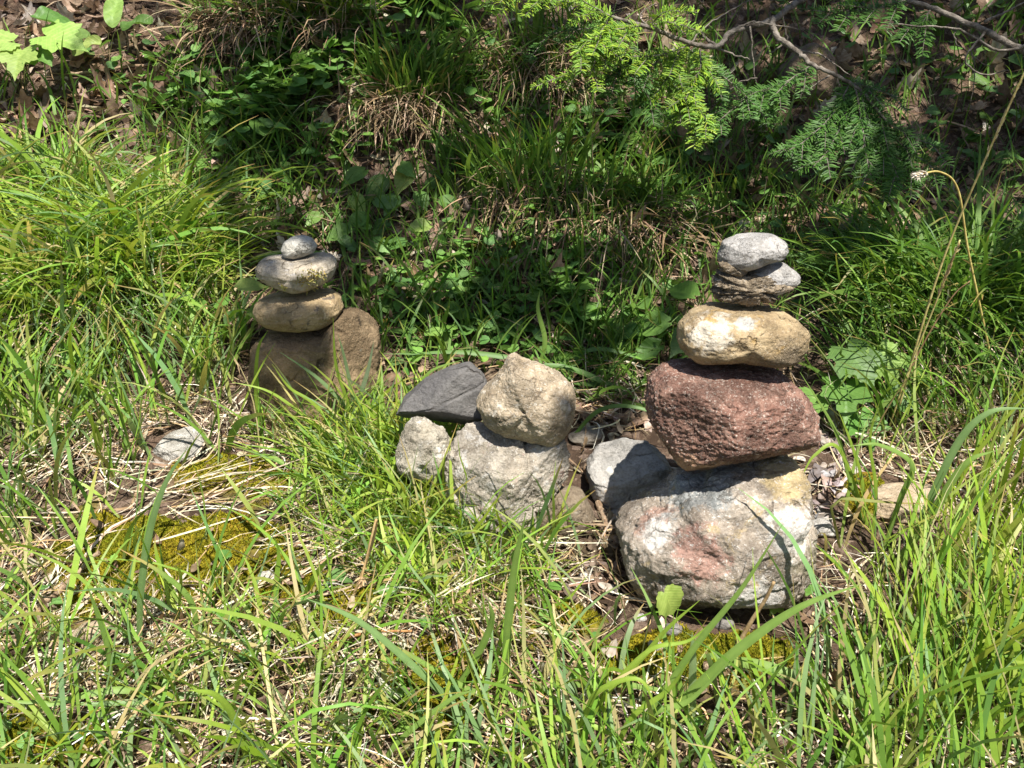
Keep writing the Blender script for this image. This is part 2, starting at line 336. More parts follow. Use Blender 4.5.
stone('crust', P2(6, [(330, 200), (345, 152), (385, 140), (425, 160), (440, 195), (500, 206), (572, 192), (520, 240), (470, 238), (430, 250), (390, 242), (340, 232)]), YR+.064, mc, 'rough brown crust under the pale stone', depth=.55, e=.8, rough=.16, fine=.07, rs=3.5, seed=14, ridged=.12, parent=o4, soft=1)
o5 = stone('cairn_stone', P2(6, [(350, 105), (365, 65), (410, 45), (460, 38), (520, 42), (548, 65), (552, 90), (540, 110), (490, 125), (440, 145), (415, 150), (380, 150), (352, 130)]), YR+.07, m4, 'flat grey stone topping the right cairn', 'stone', GR, depth=.8, e=.8, rough=.04, fine=.012, seed=17)
stone('crust', P2(6, [(352, 128), (370, 118), (430, 122), (450, 135), (436, 150), (416, 168), (380, 160), (355, 148)]), YR+.052, mc, 'brown crust under the left end of the flat stone', depth=.6, e=.8, rough=.12, fine=.05, rs=3, seed=19, ridged=.08, parent=o5, soft=1, sub=5)

YL = hit1(310, 425)[1]+.06
m = stone_mat('brown_boulder', (.20, .140, .078), (.27, .195, .115), (.15, .105, .06), 14, [((.33, .24, .14), 26, .60, .68, None), ((.09, .065, .04), 24, .6, .68, None), ((.34, .23, .13), 34, 0, 1, (-.04, -.07, .05, .05)), ((.27, .26, .2), 50, .64, .68, None)], ((.4, .33, .22), 190, .2), .9, gs=300, crust=((.155, .115, .07), -.10, .012))
stone('cairn_stone', P2(5, [(112, 480), (118, 430), (150, 398), (185, 378), (280, 372), (380, 350), (410, 318), (440, 303), (480, 310), (525, 345), (552, 400), (556, 480), (555, 600), (540, 700), (350, 745), (180, 745), (125, 690), (112, 590)]),
      YL, m, 'large brown two-lobed boulder at the foot of the left cairn', 'stone', GL, depth=.8, e=.66, rough=.06, fine=.022, sub=7, seed=21, facets=[(-.2, -1, .1, .80), (.8, -.6, .2, .80)], crease=[(1, .1, .3, .36, .05, .035), (.5, 0, 1, .45, .04, .02)])
m = stone_mat('buff_flat_stone', (.34, .25, .13), (.45, .34, .20), (.25, .18, .10), 26, [((.46, .37, .24), 26, .56, .66, None), ((.16, .13, .10), 30, .6, .68, None)], ((.48, .42, .32), 200, .2), .6)
stone('cairn_stone', P2(5, [(122, 310), (130, 280), (160, 262), (215, 250), (300, 243), (380, 240), (415, 265), (427, 310), (410, 350), (370, 375), (300, 388), (230, 382), (170, 368), (135, 345)]), YL-.01, m, 'buff oval stone resting on the brown boulder of the left cairn', 'stone', GL, depth=.85, e=.82, rough=.04, fine=.01, seed=24)
m = stone_mat('grey_flat_stone', (.40, .345, .265), (.50, .445, .355), (.31, .265, .20), 22, [((.50, .47, .43), 30, .56, .66, None), ((.22, .20, .18), 26, .62, .7, None)], None, .5)
o3 = stone('cairn_stone', P2(5, [(128, 155), (145, 132), (190, 124), (260, 128), (340, 115), (385, 120), (405, 150), (398, 190), (370, 220), (320, 245), (270, 253), (220, 240), (170, 215), (135, 185)]), YL-.01, m, 'grey flat stone with a tuft of dry yellow moss on its right side', 'stone', GL, depth=.85, e=.8, rough=.04, fine=.012, seed=27)
m = stone_mat('white_pebble', (.47, .45, .39), (.55, .53, .47), (.40, .38, .33), 40, [((.40, .38, .33), 40, .6, .7, None)], None, .3)
stone('pebble', P2(5, [(213, 105), (225, 75), (250, 57), (285, 52), (320, 63), (338, 90), (330, 112), (300, 127), (260, 138), (225, 130)]), YL-.01, m, 'small smooth whitish pebble on top of the left cairn', 'pebble', GL, depth=.85, e=.9, rough=.03, fine=.006, seed=31)

YM = hit1(480, 548)[1]+.07
m = stone_mat('pale_rough_stone', (.36, .315, .25), (.45, .405, .335), (.26, .225, .18), 18, [((.58, .55, .5), 26, .55, .64, None), ((.36, .26, .22), 24, .6, .68, None), ((.20, .185, .165), 28, .62, .7, None)], ((.6, .57, .52), 180, .28), .9)
stone('boulder', P2(8, [(205, 420), (215, 350), (240, 300), (285, 275), (330, 275), (420, 300), (520, 325), (600, 318), (606, 380), (600, 440), (560, 480), (520, 530), (490, 600), (430, 645), (330, 640), (250, 610), (210, 540)]),
      YM, m, 'pale rough pitted boulder low in the heap between the cairns', 'boulder', GM, depth=.75, e=.66, rough=.10, fine=.035, rs=2.4, ridged=.08, sub=7, seed=34, facets=[(.75, -.75, .1, .66), (-.4, -.9, .25, .76), (0, -.5, .9, .7)], crease=[(.3, -.4, 1, -.1, .05, .06), (-.5, -.3, 1, .28, .04, .03), (1, .2, .1, .38, .05, .09)], soft=1)
m = stone_mat('beige_conglomerate', (.38, .30, .20), (.46, .38, .275), (.33, .26, .18), 24, [((.62, .58, .50), 36, .58, .66, None), ((.30, .24, .16), 26, .6, .68, None), ((.66, .62, .56), 60, 0, 1, (.075, -.05, .0, .014))], ((.64, .60, .52), 190, .30), 1.0)
om = stone('cairn_stone', P2(8, [(308, 205), (325, 165), (365, 128), (392, 85), (408, 50), (432, 40), (455, 58), (490, 68), (535, 88), (580, 110), (615, 150), (627, 195), (620, 250), (600, 300), (560, 335), (500, 325), (440, 315), (380, 295), (330, 260)]),
      YM+.03, m, 'beige knobbly round stone with a peaked top, perched on the pale pitted boulder', 'stone', GM, depth=.85, e=.92, rough=.05, fine=.022, sub=7, seed=38, crease=[(.9, .2, -.5, -.2, .06, .05)], soft=1)
stone('pebble_inclusion', P2(8, [(566, 205), (580, 190), (600, 195), (604, 215), (592, 232), (572, 226)]), YM-.018, stone_mat('inclusion', (.47, .42, .34), (.54, .49, .4), (.4, .35, .27), 60), 'pale pebble set in the beige stone', depth=.8, sub=4, seed=40, parent=om)
m = stone_mat('dark_slate', (.105, .10, .10), (.155, .148, .142), (.075, .072, .07), 14, [((.2, .19, .18), 26, .62, .7, None)], None, .35, rough=.65)
stone('rock', P2(8, [(50, 240), (75, 190), (140, 130), (220, 90), (290, 75), (330, 110), (345, 140), (340, 200), (330, 250), (280, 290), (170, 265), (110, 255), (70, 258)]), YM+.09, m, 'dark blue-grey angular rock lying behind the beige peaked stone', 'rock', GM, depth=.6, e=.6, rough=.04, fine=.012, seed=42, facets=[(-.35, -.7, .6, .55), (.4, -.9, .2, .6), (-.1, -.6, -.8, .6)], crease=[(-.45, -.2, 1, .1, .025, .05)], soft=1)
m = stone_mat('pale_lichen_stone', (.36, .32, .25), (.46, .42, .34), (.28, .245, .18), 30, [((.62, .6, .54), 40, .55, .64, None)], ((.25, .23, .19), 200, .25), .9)
stone('rock', P2(8, [(62, 320), (78, 275), (110, 250), (150, 258), (200, 290), (226, 330), (236, 400), (200, 450), (120, 450), (60, 420), (50, 370)]), YM+.02, m, 'small pale rounded rock at the left end of the heap, beside the pitted boulder', 'rock', GM, depth=.85, e=.7, rough=.13, fine=.05, seed=45, facets=[(-.5,-.7,.5,.7),(.5,-.6,.6,.7)])
m = stone_mat('brown_grey_stone', (.18, .14, .095), (.26, .21, .15), (.13, .10, .07), 22, [((.34, .30, .24), 34, .58, .66, None)], None, .6)
stone('rock', P2(8, [(485, 570), (505, 525), (560, 482), (610, 468), (650, 480), (668, 520), (690, 570), (665, 615), (580, 630), (500, 620)]), YM+.0, m, 'small brown-grey rock wedged at the right foot of the pitted boulder', 'rock', GM, depth=.8, e=.75, rough=.05, fine=.015, seed=47)
m = stone_mat('layered_grey_stone', (.30, .29, .27), (.44, .42, .39), (.22, .21, .19), 16, [((.52, .49, .44), 30, .58, .66, None), ((.4, .33, .25), 22, .6, .7, None)], None, .8)
YB = hit1(632, 512)[1]+.05
stone('rock', [(586, 465), (598, 448), (625, 440), (650, 444), (668, 460), (678, 482), (668, 504), (640, 514), (608, 512), (590, 492)], YB, m, 'grey layered rock on the ground between the heap and the right cairn', 'rock', GM, depth=.7, e=.65, rough=.06, fine=.025, ridged=.03, seed=51, facets=[(-.1, -.6, .8, .62), (.3, -1, 0, .7)], crease=[(.1, -.2, 1, .15, .03, .05)], soft=1)
stone('rock', [(604, 520), (612, 509), (630, 508), (648, 512), (650, 523), (632, 528), (612, 528)], YB-.06, m, 'pale sliver of rock lying in front of the grey layered rock', 'rock', GM, depth=.8, seed=53, sub=5)
stone('rock', [(568, 438), (580, 429), (596, 427), (604, 433), (598, 443), (578, 446)], hit1(588, 447)[1]+.02, stone_mat('grey_brown_stone', (.24, .21, .17), (.33, .30, .25), (.18, .155, .12)), 'little grey rock behind the heap, right of the beige peaked stone', 'rock', GM, depth=.8, rough=.07, seed=55, sub=5)  # darker grey-brown is this rock's own tone
m = stone_mat('white_field_stone', (.36, .34, .30), (.46, .44, .40), (.27, .25, .21), 26, [((.68, .67, .64), 30, .55, .64, None)], None, .7)
stone('field_stone', [(150, 446), (160, 430), (178, 422), (194, 424), (204, 436), (200, 452), (172, 462), (156, 458)], hit1(178, 458)[1]+.02, m, 'whitish stone half hidden in the grass left of the left cairn', 'stone', None, depth=.9, e=.6, rough=.10, fine=.03, seed=57, facets=[(.1,-.5,1,.5),(-.5,-.9,0,.6)], sink=.015)
m = stone_mat('tan_slab_stone', (.40, .31, .21), (.48, .39, .28), (.34, .26, .17), 24, [((.55, .47, .37), 30, .58, .68, None)], None, .5)
stone('field_stone', [(862, 508), (876, 489), (905, 484), (940, 486), (958, 500), (950, 514), (905, 522), (872, 520)], hit1(905, 520)[1]+.03, m, 'flat tan stone in the grass right of the right cairn', 'stone', None, depth=.75, e=.65, rough=.05, fine=.012, seed=60)
stone('field_stone', [(72, 634), (80, 624), (96, 621), (108, 627), (108, 638), (92, 643), (76, 641)], hit1(90, 642)[1]+.01, m, 'small flat tan stone among straw below the yellow moss patch', 'stone', None, depth=.8, seed=62, sub=5)
m = stone_mat('brown_bank_rock', (.15, .105, .07), (.22, .16, .11), (.10, .075, .05), 14, [((.14, .15, .03), 14, .52, .62, None)], None, .6)
stone('boulder', [(774, 96), (780, 70), (795, 52), (815, 42), (832, 55), (836, 78), (828, 100), (800, 108)], hit1(804, 106)[1]+.05, m, 'brown boulder half buried in the shady bank behind the fir bough', 'boulder', None, depth=.9, rough=.07, fine=.02, seed=64)
m = stone_mat('dark_pebble', (.16, .15, .14), (.3, .28, .26), (.12, .11, .1), 40)
mw = stone_mat('light_pebble', (.42, .40, .37), (.52, .5, .47), (.36, .34, .3), 40)
for i, (a, b, r, mm_, lab) in enumerate([(672, 630, 11, m, 'dark pebble under the front edge of the pale pink boulder'), (722, 622, 12, m, 'dark grey pebble tucked under the right front of the pale pink boulder'),
        (640, 618, 7, mw, 'light pebble at the left foot of the pale pink boulder'), (655, 646, 8, mw, 'pale flat pebble on moss in front of the pale pink boulder'),
        (822, 528, 13, mw, 'light pebble beside moss, right of the pale pink boulder'), (268, 576, 9, mw, 'light pebble in the middle of the yellow moss patch'), (150, 612, 8, mw, 'small white pebble below the yellow moss patch'), (610, 590, 8, m, 'dark pebble on bare soil left of the pale pink boulder'), (585, 575, 7, mw, 'light pebble on dark soil below the wedged brown-grey rock')]):
    th = np.linspace(0, 2*np.pi, 12, endpoint=False); pr = r*(1+.15*rng.normal(size=12))
    stone('pebble', np.stack([a+pr*np.cos(th), b+.65*pr*np.sin(th)], -1), hit1(a, b+.5*r)[1]+.008, mm_, lab, 'pebble', 'pebbles lying round the stones', depth=.8, seed=70+i, sub=4)
def clear(P, k=1.0):                      # True where points lie outside every stone
    ok = np.ones(P.shape[:-1], bool)
    for C, h in STONES: ok &= ((((P-C)/(h*k))**2).sum(-1) > 1)
    return ok

# ------------------------------------------------------------------ grass blades
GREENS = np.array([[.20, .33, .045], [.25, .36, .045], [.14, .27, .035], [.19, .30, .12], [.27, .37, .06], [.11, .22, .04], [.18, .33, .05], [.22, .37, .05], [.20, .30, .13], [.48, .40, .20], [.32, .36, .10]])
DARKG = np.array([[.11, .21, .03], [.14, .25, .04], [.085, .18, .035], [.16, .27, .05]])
FRESH = np.array([[.28, .38, .04], [.23, .34, .03], [.32, .39, .07]])
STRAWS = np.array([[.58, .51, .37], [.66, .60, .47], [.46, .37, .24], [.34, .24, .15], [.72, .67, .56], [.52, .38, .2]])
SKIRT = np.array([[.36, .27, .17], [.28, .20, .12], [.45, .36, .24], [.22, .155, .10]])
def blades(acc, root, az, L, th0, bend, width, cols, K=6, twist=.6, tipdry=.25, check=True, kind='green', floor=True, basepale=.25):
    """curved tapering strips: th0 = lean from vertical at the root, bend = extra lean at the tip"""
    N = len(root)
    if N == 0: return
    s = np.linspace(0, 1, K+1); th = th0[:, None]+bend[:, None]*s[None]**1.25
    kk = (rng.random(N) < (.10 if kind == 'green' else .3))*rng.normal(size=N)*1.1; th = th+kk[:, None]*sstep(0, .12, s[None]-rng.uniform(.3, .75, N)[:, None]); width = width*np.exp(.28*rng.normal(size=N))
    azs = az[:, None]+twist*rng.normal(size=N)[:, None]*s[None]
    d = np.stack([np.sin(th)*np.cos(azs), np.sin(th)*np.sin(azs), np.cos(th)], -1)
    step = (L/K)[:, None, None]*(d[:, :-1]+d[:, 1:])/2
    P = root[:, None]+np.concatenate([np.zeros((N, 1, 3)), np.cumsum(step, 1)], 1)
    if floor:
        g = gz(P[..., 0], P[..., 1])+.003+.012*s[None]*rng.random(N)[:, None]; P[..., 2] = np.maximum(P[..., 2], g)
    if check:
        ok = clear(P, 1.0).all(1); P, d, azs, width, L, cols = P[ok], d[ok], azs[ok], width[ok], L[ok], cols[ok]; N = len(P)
        if N == 0: return
    if floor:
        mid = P[:, K//2]; tip = P[:, -1]; low = np.clip(1.6-(mid[:, 2]-gz(mid[:, 0], mid[:, 1]))/.035, 0, 1); kp = rng.random(N) > low*np.maximum(mossy(mid), .7*mossy(tip))*(.78 if kind == 'dry' else .82)
        P, d, azs, width, L, cols = P[kp], d[kp], azs[kp], width[kp], L[kp], cols[kp]; N = len(P)
        if N == 0: return
    side = np.stack([-np.sin(azs), np.cos(azs), np.zeros_like(azs)], -1)
    rot = rng.normal(size=N)[:, None]*.5+twist*rng.normal(size=N)[:, None]*s[None]*1.2
    nrm = np.cross(d, side); side = side*np.cos(rot)[..., None]+nrm*np.sin(rot)[..., None]
    prof = np.where(s < .35, .75+.25*s/.35, 1-((s-.35)/.65)**2.2); prof[-1] = .06
    off = side*(width[:, None]*prof[None]*.5)[..., None]
    V = np.stack([P-off, P+off], 2).reshape(N, -1, 3)
    b = np.arange(N)[:, None]*(2*(K+1))+np.arange(K)[None]*2
    q = np.stack([b, b+1, b+3, b+2], -1).reshape(-1, 4)
    c = np.repeat(cols[:, None], K+1, 1)
    if kind == 'green':
        pale = np.array([.36, .36, .20]); wv = (np.clip(1-s/.22, 0, 1)*basepale*2)[None, :, None]; c = c*(1-wv)+pale*wv
        dry = (rng.random(N) < tipdry)[:, None, None]*(sstep(.72, 1, s))[None, :, None]; c = c*(1-dry)+np.array([.42, .26, .10])*dry
    c = np.repeat(c[:, :, None], 2, 2).reshape(-1, 3)
    acc.add(V.reshape(-1, 3), q, None, c)
def pick(pal, N, jit=.12):
    c = pal[rng.integers(0, len(pal), N)]; return np.clip(c*(1+jit*rng.normal(size=(N, 1)))*(1+.05*rng.normal(size=(N, 3))), .01, .9)
def in_rect(x0, y0, x1, y1, N): return rng.uniform(x0, x1, N), rng.uniform(y0, y1, N)
def in_ell(cx, cy, rx, ry, N):
    a = rng.uniform(0, 2*np.pi, N); r = np.sqrt(rng.random(N)); return cx+rx*r*np.cos(a), cy+ry*r*np.sin(a)
BARE = [(720, 655, 140, 95, .88), (715, 605, 118, 42, .97), (590, 575, 60, 50, .85), (905, 535, 55, 38, .85), (735, 725, 35, 50, .8), (830, 500, 28, 45, .8), (225, 420, 40, 30, .5)]
def thin(px, py, k=1.):
    p = np.zeros(len(px))
    for a, b, rx, ry, s in BARE: p = np.maximum(p, s*np.exp(-(((px-a)/rx)**2+((py-b)/ry)**2)**2))
    q = rng.random(len(px)) > p*k; return px[q], py[q]
def field(acc, pts, Lr, width, pal, lean=(.15, .35), bend=(.5, 1.3), azm=None, azs=3.2, clump=0, **kw):
    px, py = thin(*pts); R_ = hit(px, py); R_ = R_[rng.random(len(R_)) > .72*mossy(R_)]
    if clump:
        n = fbm(np.stack([R_[:, 0], R_[:, 1], R_[:, 0]*0], -1)*9, 3); k = rng.random(len(R_)) < sstep(-.35, .45, n)*clump+(1-clump); R_ = R_[k]
    R_ = R_[clear(R_, 1.03)]; N = len(R_)
    az = rng.normal(azm, azs, N) if azm is not None else rng.uniform(0, 2*np.pi, N)
    L = rng.uniform(*Lr, N)*(.75+.5*rng.random(N)); R_[:, 2] -= .004
    blades(acc, R_, az, L, rng.uniform(*lean, N), rng.uniform(*bend, N), rng.uniform(.7, 1.25, N)*width, pick(pal, N), **kw)
g = Acc()
field(g, in_rect(-300, 560, 1324, 960, 850), (.10, .24), 0.0054, GREENS, clump=.75)
field(g, in_rect(-200, 520, 560, 800, 425), (.10, .22), 0.0060, GREENS, clump=.5)
field(g, in_rect(560, 640, 900, 850, 230), (.12, .26), 0.0060, GREENS, azm=2.2, azs=1.4)
field(g, in_rect(830, 440, 1324, 860, 977), (.16, .32), 0.0048, GREENS, azm=1.2, azs=1.3, lean=(.1, .45), bend=(.3, 1.1), clump=.4)
field(g, in_rect(900, 520, 1324, 760, 382), (.18, .34), 0.0059, FRESH, azm=.8, azs=.9, lean=(.2, .5), bend=(.3, .9))
field(g, in_ell(405, 470, 85, 55, 450), (.09, .20), 0.0043, np.vstack([FRESH, GREENS]), lean=(.1, .8), bend=(.4, 1.4))
field(g, in_ell(440, 550, 110, 60, 650), (.05, .13), 0.0046, np.vstack([FRESH, GREENS]), lean=(.1, .8), bend=(.4, 1.4))
field(g, in_rect(-250, 345, 235, 470, 950), (.15, .30), 0.0060, GREENS, lean=(.1, .4), bend=(.4, 1.2), clump=.3)
field(g, in_rect(-250, 460, 150, 560, 300), (.12, .24), 0.0060, GREENS, lean=(.1, .4), bend=(.4, 1.2), clump=.5)
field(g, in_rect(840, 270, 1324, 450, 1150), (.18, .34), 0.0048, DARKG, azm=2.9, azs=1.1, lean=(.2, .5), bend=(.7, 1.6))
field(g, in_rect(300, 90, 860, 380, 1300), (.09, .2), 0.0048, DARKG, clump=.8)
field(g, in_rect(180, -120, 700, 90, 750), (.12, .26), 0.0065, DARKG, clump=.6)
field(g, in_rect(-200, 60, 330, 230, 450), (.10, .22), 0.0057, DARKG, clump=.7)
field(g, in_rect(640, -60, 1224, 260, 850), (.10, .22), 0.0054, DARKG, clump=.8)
field(g, in_rect(-250, 600, 1250, 900, 120), (.18, .30), .0048, GREENS, lean=(.3, .8), bend=(.5, 1.3))
field(g, in_rect(-250, 540, 600, 880, 300), (.09, .2), 0.0048, np.vstack([GREENS, FRESH]), lean=(.1, .7), bend=(.3, 1.3))
field(g, in_ell(400, 520, 120, 75, 520), (.08, .19), 0.0046, np.vstack([FRESH, GREENS]), lean=(.2, .9), bend=(.3, 1.3))
field(g, in_ell(380, 470, 70, 40, 260), (.12, .24), 0.0046, np.vstack([FRESH, GREENS]), azm=2.6, azs=1.0, lean=(.3, .9), bend=(.3, 1.2))
field(g, in_ell(460, 560, 110, 70, 420), (.06, .14), 0.0042, FRESH, lean=(.2, 1.0), bend=(.3, 1.0))
field(g, in_ell(165, 275, 75, 65, 420), (.18, .32), .0055, np.vstack([GREENS, FRESH]), lean=(.1, .5), bend=(.7, 1.7))
field(g, in_ell(215, 345, 40, 45, 150), (.12, .24), .0048, GREENS, lean=(.1, .5), bend=(.5, 1.5))
field(g, in_rect(-200, 590, 620, 900, 380), (.12, .26), .0046, np.vstack([GREENS, FRESH]), lean=(.2, .8), bend=(.4, 1.4))
field(g, in_ell(305, 450, 60, 14, 110), (.10, .2), .0044, GREENS, lean=(.05, .5), bend=(.3, 1.2))
field(g, in_rect(1200, -60, 1800, 500, 700), (.10, .26), .0050, DARKG, clump=.6)
field(g, in_rect(-700, 0, -200, 700, 900), (.14, .30), .0050, GREENS, clump=.5)
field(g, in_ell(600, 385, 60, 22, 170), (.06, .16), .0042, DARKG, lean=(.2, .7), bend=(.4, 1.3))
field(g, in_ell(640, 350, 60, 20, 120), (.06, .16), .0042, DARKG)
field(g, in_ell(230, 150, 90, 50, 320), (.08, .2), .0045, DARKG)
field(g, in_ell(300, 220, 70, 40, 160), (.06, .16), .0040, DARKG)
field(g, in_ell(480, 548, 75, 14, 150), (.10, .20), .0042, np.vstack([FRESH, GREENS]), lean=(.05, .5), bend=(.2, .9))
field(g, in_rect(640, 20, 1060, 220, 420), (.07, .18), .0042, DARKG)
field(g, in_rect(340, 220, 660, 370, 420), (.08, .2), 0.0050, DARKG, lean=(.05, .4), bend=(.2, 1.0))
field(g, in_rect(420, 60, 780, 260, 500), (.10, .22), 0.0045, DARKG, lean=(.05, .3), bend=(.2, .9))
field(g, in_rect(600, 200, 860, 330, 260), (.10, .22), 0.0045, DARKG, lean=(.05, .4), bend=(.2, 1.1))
field(g, in_ell(440, 520, 70, 40, 300), (.10, .22), 0.0050, FRESH, azm=.2, azs=.8, lean=(.2, .6), bend=(.4, 1.2))
field(g, in_ell(405, 470, 50, 16, 130), (.10, .2), 0.0045, FRESH, lean=(.1, .5), bend=(.3, 1.0))
tag(g.build('grass', M_GRASS), 'green grass growing all over the ground round the cairns', 'grass', kind='stuff')

d = Acc()                                 # last year's dry grass lying over the soil
def thatch(pts, Lr, width, pal, azm=None, azs=3.2, lean=(1.2, 1.6), bend=(.0, .5), lift=.004):
    R_ = hit(*thin(*pts, .6)); R_ = R_[rng.random(len(R_)) > .93*mossy(R_)]; R_ = R_[clear(R_, 1.02)]; N = len(R_); az = rng.normal(azm, azs, N) if azm is not None else rng.uniform(0, 2*np.pi, N)
    R_[:, 2] += rng.uniform(0, lift*4, N)
    blades(d, R_, az, rng.uniform(*Lr, N), rng.uniform(*lean, N), rng.uniform(*bend, N), rng.uniform(.6, 1.3, N)*width, pick(pal, N, .2), K=5, twist=.9, kind='dry')
thatch(in_rect(-300, 470, 1324, 960, 6000), (.04, .17), 0.0025, STRAWS)
thatch(in_ell(280, 520, 150, 80, 1020), (.10, .26), 0.0027, STRAWS, azm=.7, azs=.5)
thatch(in_ell(430, 610, 130, 90, 1360), (.06, .18), 0.0025, STRAWS, azm=-1.5, azs=.8, lean=(.9, 1.6))
thatch(in_ell(90, 640, 130, 90, 765), (.08, .2), 0.0027, STRAWS, azm=.8, azs=.7)
thatch(in_ell(160, 440, 130, 40, 765), (.06, .18), 0.0025, STRAWS)
thatch(in_rect(820, 400, 1250, 520, 1105), (.06, .18), 0.0025, STRAWS, lean=(.6, 1.6))
thatch(in_ell(590, 560, 90, 50, 425), (.06, .16), 0.0025, STRAWS, azm=-1.2, azs=1.2)
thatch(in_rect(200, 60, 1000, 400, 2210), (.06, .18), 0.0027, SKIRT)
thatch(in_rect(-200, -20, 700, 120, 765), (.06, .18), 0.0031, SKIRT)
thatch(in_ell(600, 400, 60, 40, 200), (.06, .16), .0026, STRAWS)
tag(d.build('dry_grass', M_STRAW), 'pale dry straw of last year lying tangled over the soil', 'dry grass', kind='stuff')

def tussock(name, px, py, rx, ry, n, Lr, width, pal, label, skirt=0, sw=1.0, lean=(.1, .7), bend=(.9, 1.9), down=0.):
    """grass clump: arching blades thrown outwards from a crown, dry skirt hanging below"""
    cx = hit1(px, py); a = Acc(); X, Y = in_ell(px, py, rx*1.2, ry*1.2, n); kc = rng.integers(0, 4, n); X = X*.5+.5*(px+rx*rng.normal(0, .7, 4)[kc]); Y = Y*.6+.4*(py+ry*rng.normal(0, .7, 4)[kc]); R_ = hit(X, Y); R_ = R_[clear(R_, 1.03)]; N = len(R_)
    dr = R_-cx; az = np.arctan2(dr[:, 1]-down*.1, dr[:, 0])+1.0*rng.normal(size=N); k = np.clip(np.linalg.norm(dr[:, :2], axis=1)/(np.linalg.norm(dr[:, :2], axis=1).max()+1e-6), 0, 1)
    blades(a, R_, az, rng.uniform(*Lr, N)*rng.uniform(.55, 1.1, N), lean[0]+(lean[1]-lean[0])*k*rng.uniform(.6, 1.3, N), rng.uniform(*bend, N), rng.uniform(.7, 1.25, N)*width, pick(pal, N), K=8, twist=.5)
    root = empty(name, cx, label, 'grass clump', 'grass tussocks on the bank')
    a.build('blades', M_GRASS, root, cx)
    if skirt:
        s = Acc(); X, Y = in_ell(px, py+ry*.35, rx*.95, ry*.8, skirt); R_ = hit(X, Y); R_ = R_[clear(R_, 1.03)]; N = len(R_); R_[:, 2] += rng.uniform(0, .05, N)
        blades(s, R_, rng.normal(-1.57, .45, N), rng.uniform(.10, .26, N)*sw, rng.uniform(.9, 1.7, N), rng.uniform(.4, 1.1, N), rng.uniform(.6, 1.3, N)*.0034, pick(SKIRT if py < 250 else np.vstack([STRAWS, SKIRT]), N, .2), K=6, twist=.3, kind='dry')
        s.build('dry_skirt', M_STRAW, root, cx)
    return root
tussock('grass_tussock', 60, 295, 85, 45, 550, (.26, .44), 0.0078, np.vstack([FRESH, FRESH, GREENS]), 'large sunlit arching grass clump, leftmost on the bank', 350)
tussock('grass_tussock', 145, 275, 70, 48, 550, (.24, .42), 0.0078, np.vstack([GREENS, FRESH, FRESH]), 'sunlit arching grass clump just left of the left cairn, straw at its foot', 420)
tussock('grass_tussock', -60, 250, 80, 50, 385, (.24, .42), 0.0078, GREENS, 'sunlit grass clump cut by the left edge of the picture', 200)
tussock('grass_tussock', 60, 215, 90, 30, 357, (.2, .36), 0.0074, GREENS, 'grass clump behind the large leftmost clump, below the sunny leaf litter', 150)
tussock('grass_tussock', 400, 112, 62, 20, 357, (.14, .28), 0.0078, DARKG, 'shady grass clump with a brown hanging skirt, high on the bank above the left cairn', 420, .9, down=1, lean=(.05, .45), bend=(.3, 1.3))
tussock('grass_tussock', 545, 195, 70, 36, 385, (.14, .28), 0.0074, DARKG, 'shady grass clump with a brown skirt in the middle of the bank between the cairns', 480, .9, down=1, lean=(.05, .45), bend=(.3, 1.3))
tussock('grass_tussock', 550, 70, 60, 26, 192, (.14, .28), 0.0078, DARKG, 'dry brown grass clump under the bright fir twigs', 480, 1.1, down=1, lean=(.05, .45), bend=(.3, 1.3))
tussock('grass_tussock', 320, 22, 60, 22, 330, (.16, .30), 0.0083, np.vstack([FRESH, DARKG]), 'tall bright green grass clump at the top edge of the bank, left of centre', 200, down=1)
tussock('grass_tussock', 235, 30, 40, 18, 121, (.12, .24), 0.0078, DARKG, 'small grass clump with a pale grey dead skirt beside the sunny leaf litter', 350, 1.1, down=1, lean=(.05, .45), bend=(.3, 1.3))
tussock('grass_tussock', 640, 225, 50, 26, 209, (.12, .24), 0.0070, DARKG, 'small shady grass clump on the bank left of the right cairn top', 260, down=1)
tussock('grass_tussock', 960, 320, 90, 50, 605, (.24, .42), 0.0067, DARKG, 'dense shaded arching grass clump at the right edge behind the right cairn', 120)
tussock('grass_tussock', 880, 300, 50, 30, 330, (.2, .36), 0.0063, DARKG, 'shaded drooping grass clump between the right cairn and the seed stalks', 60)

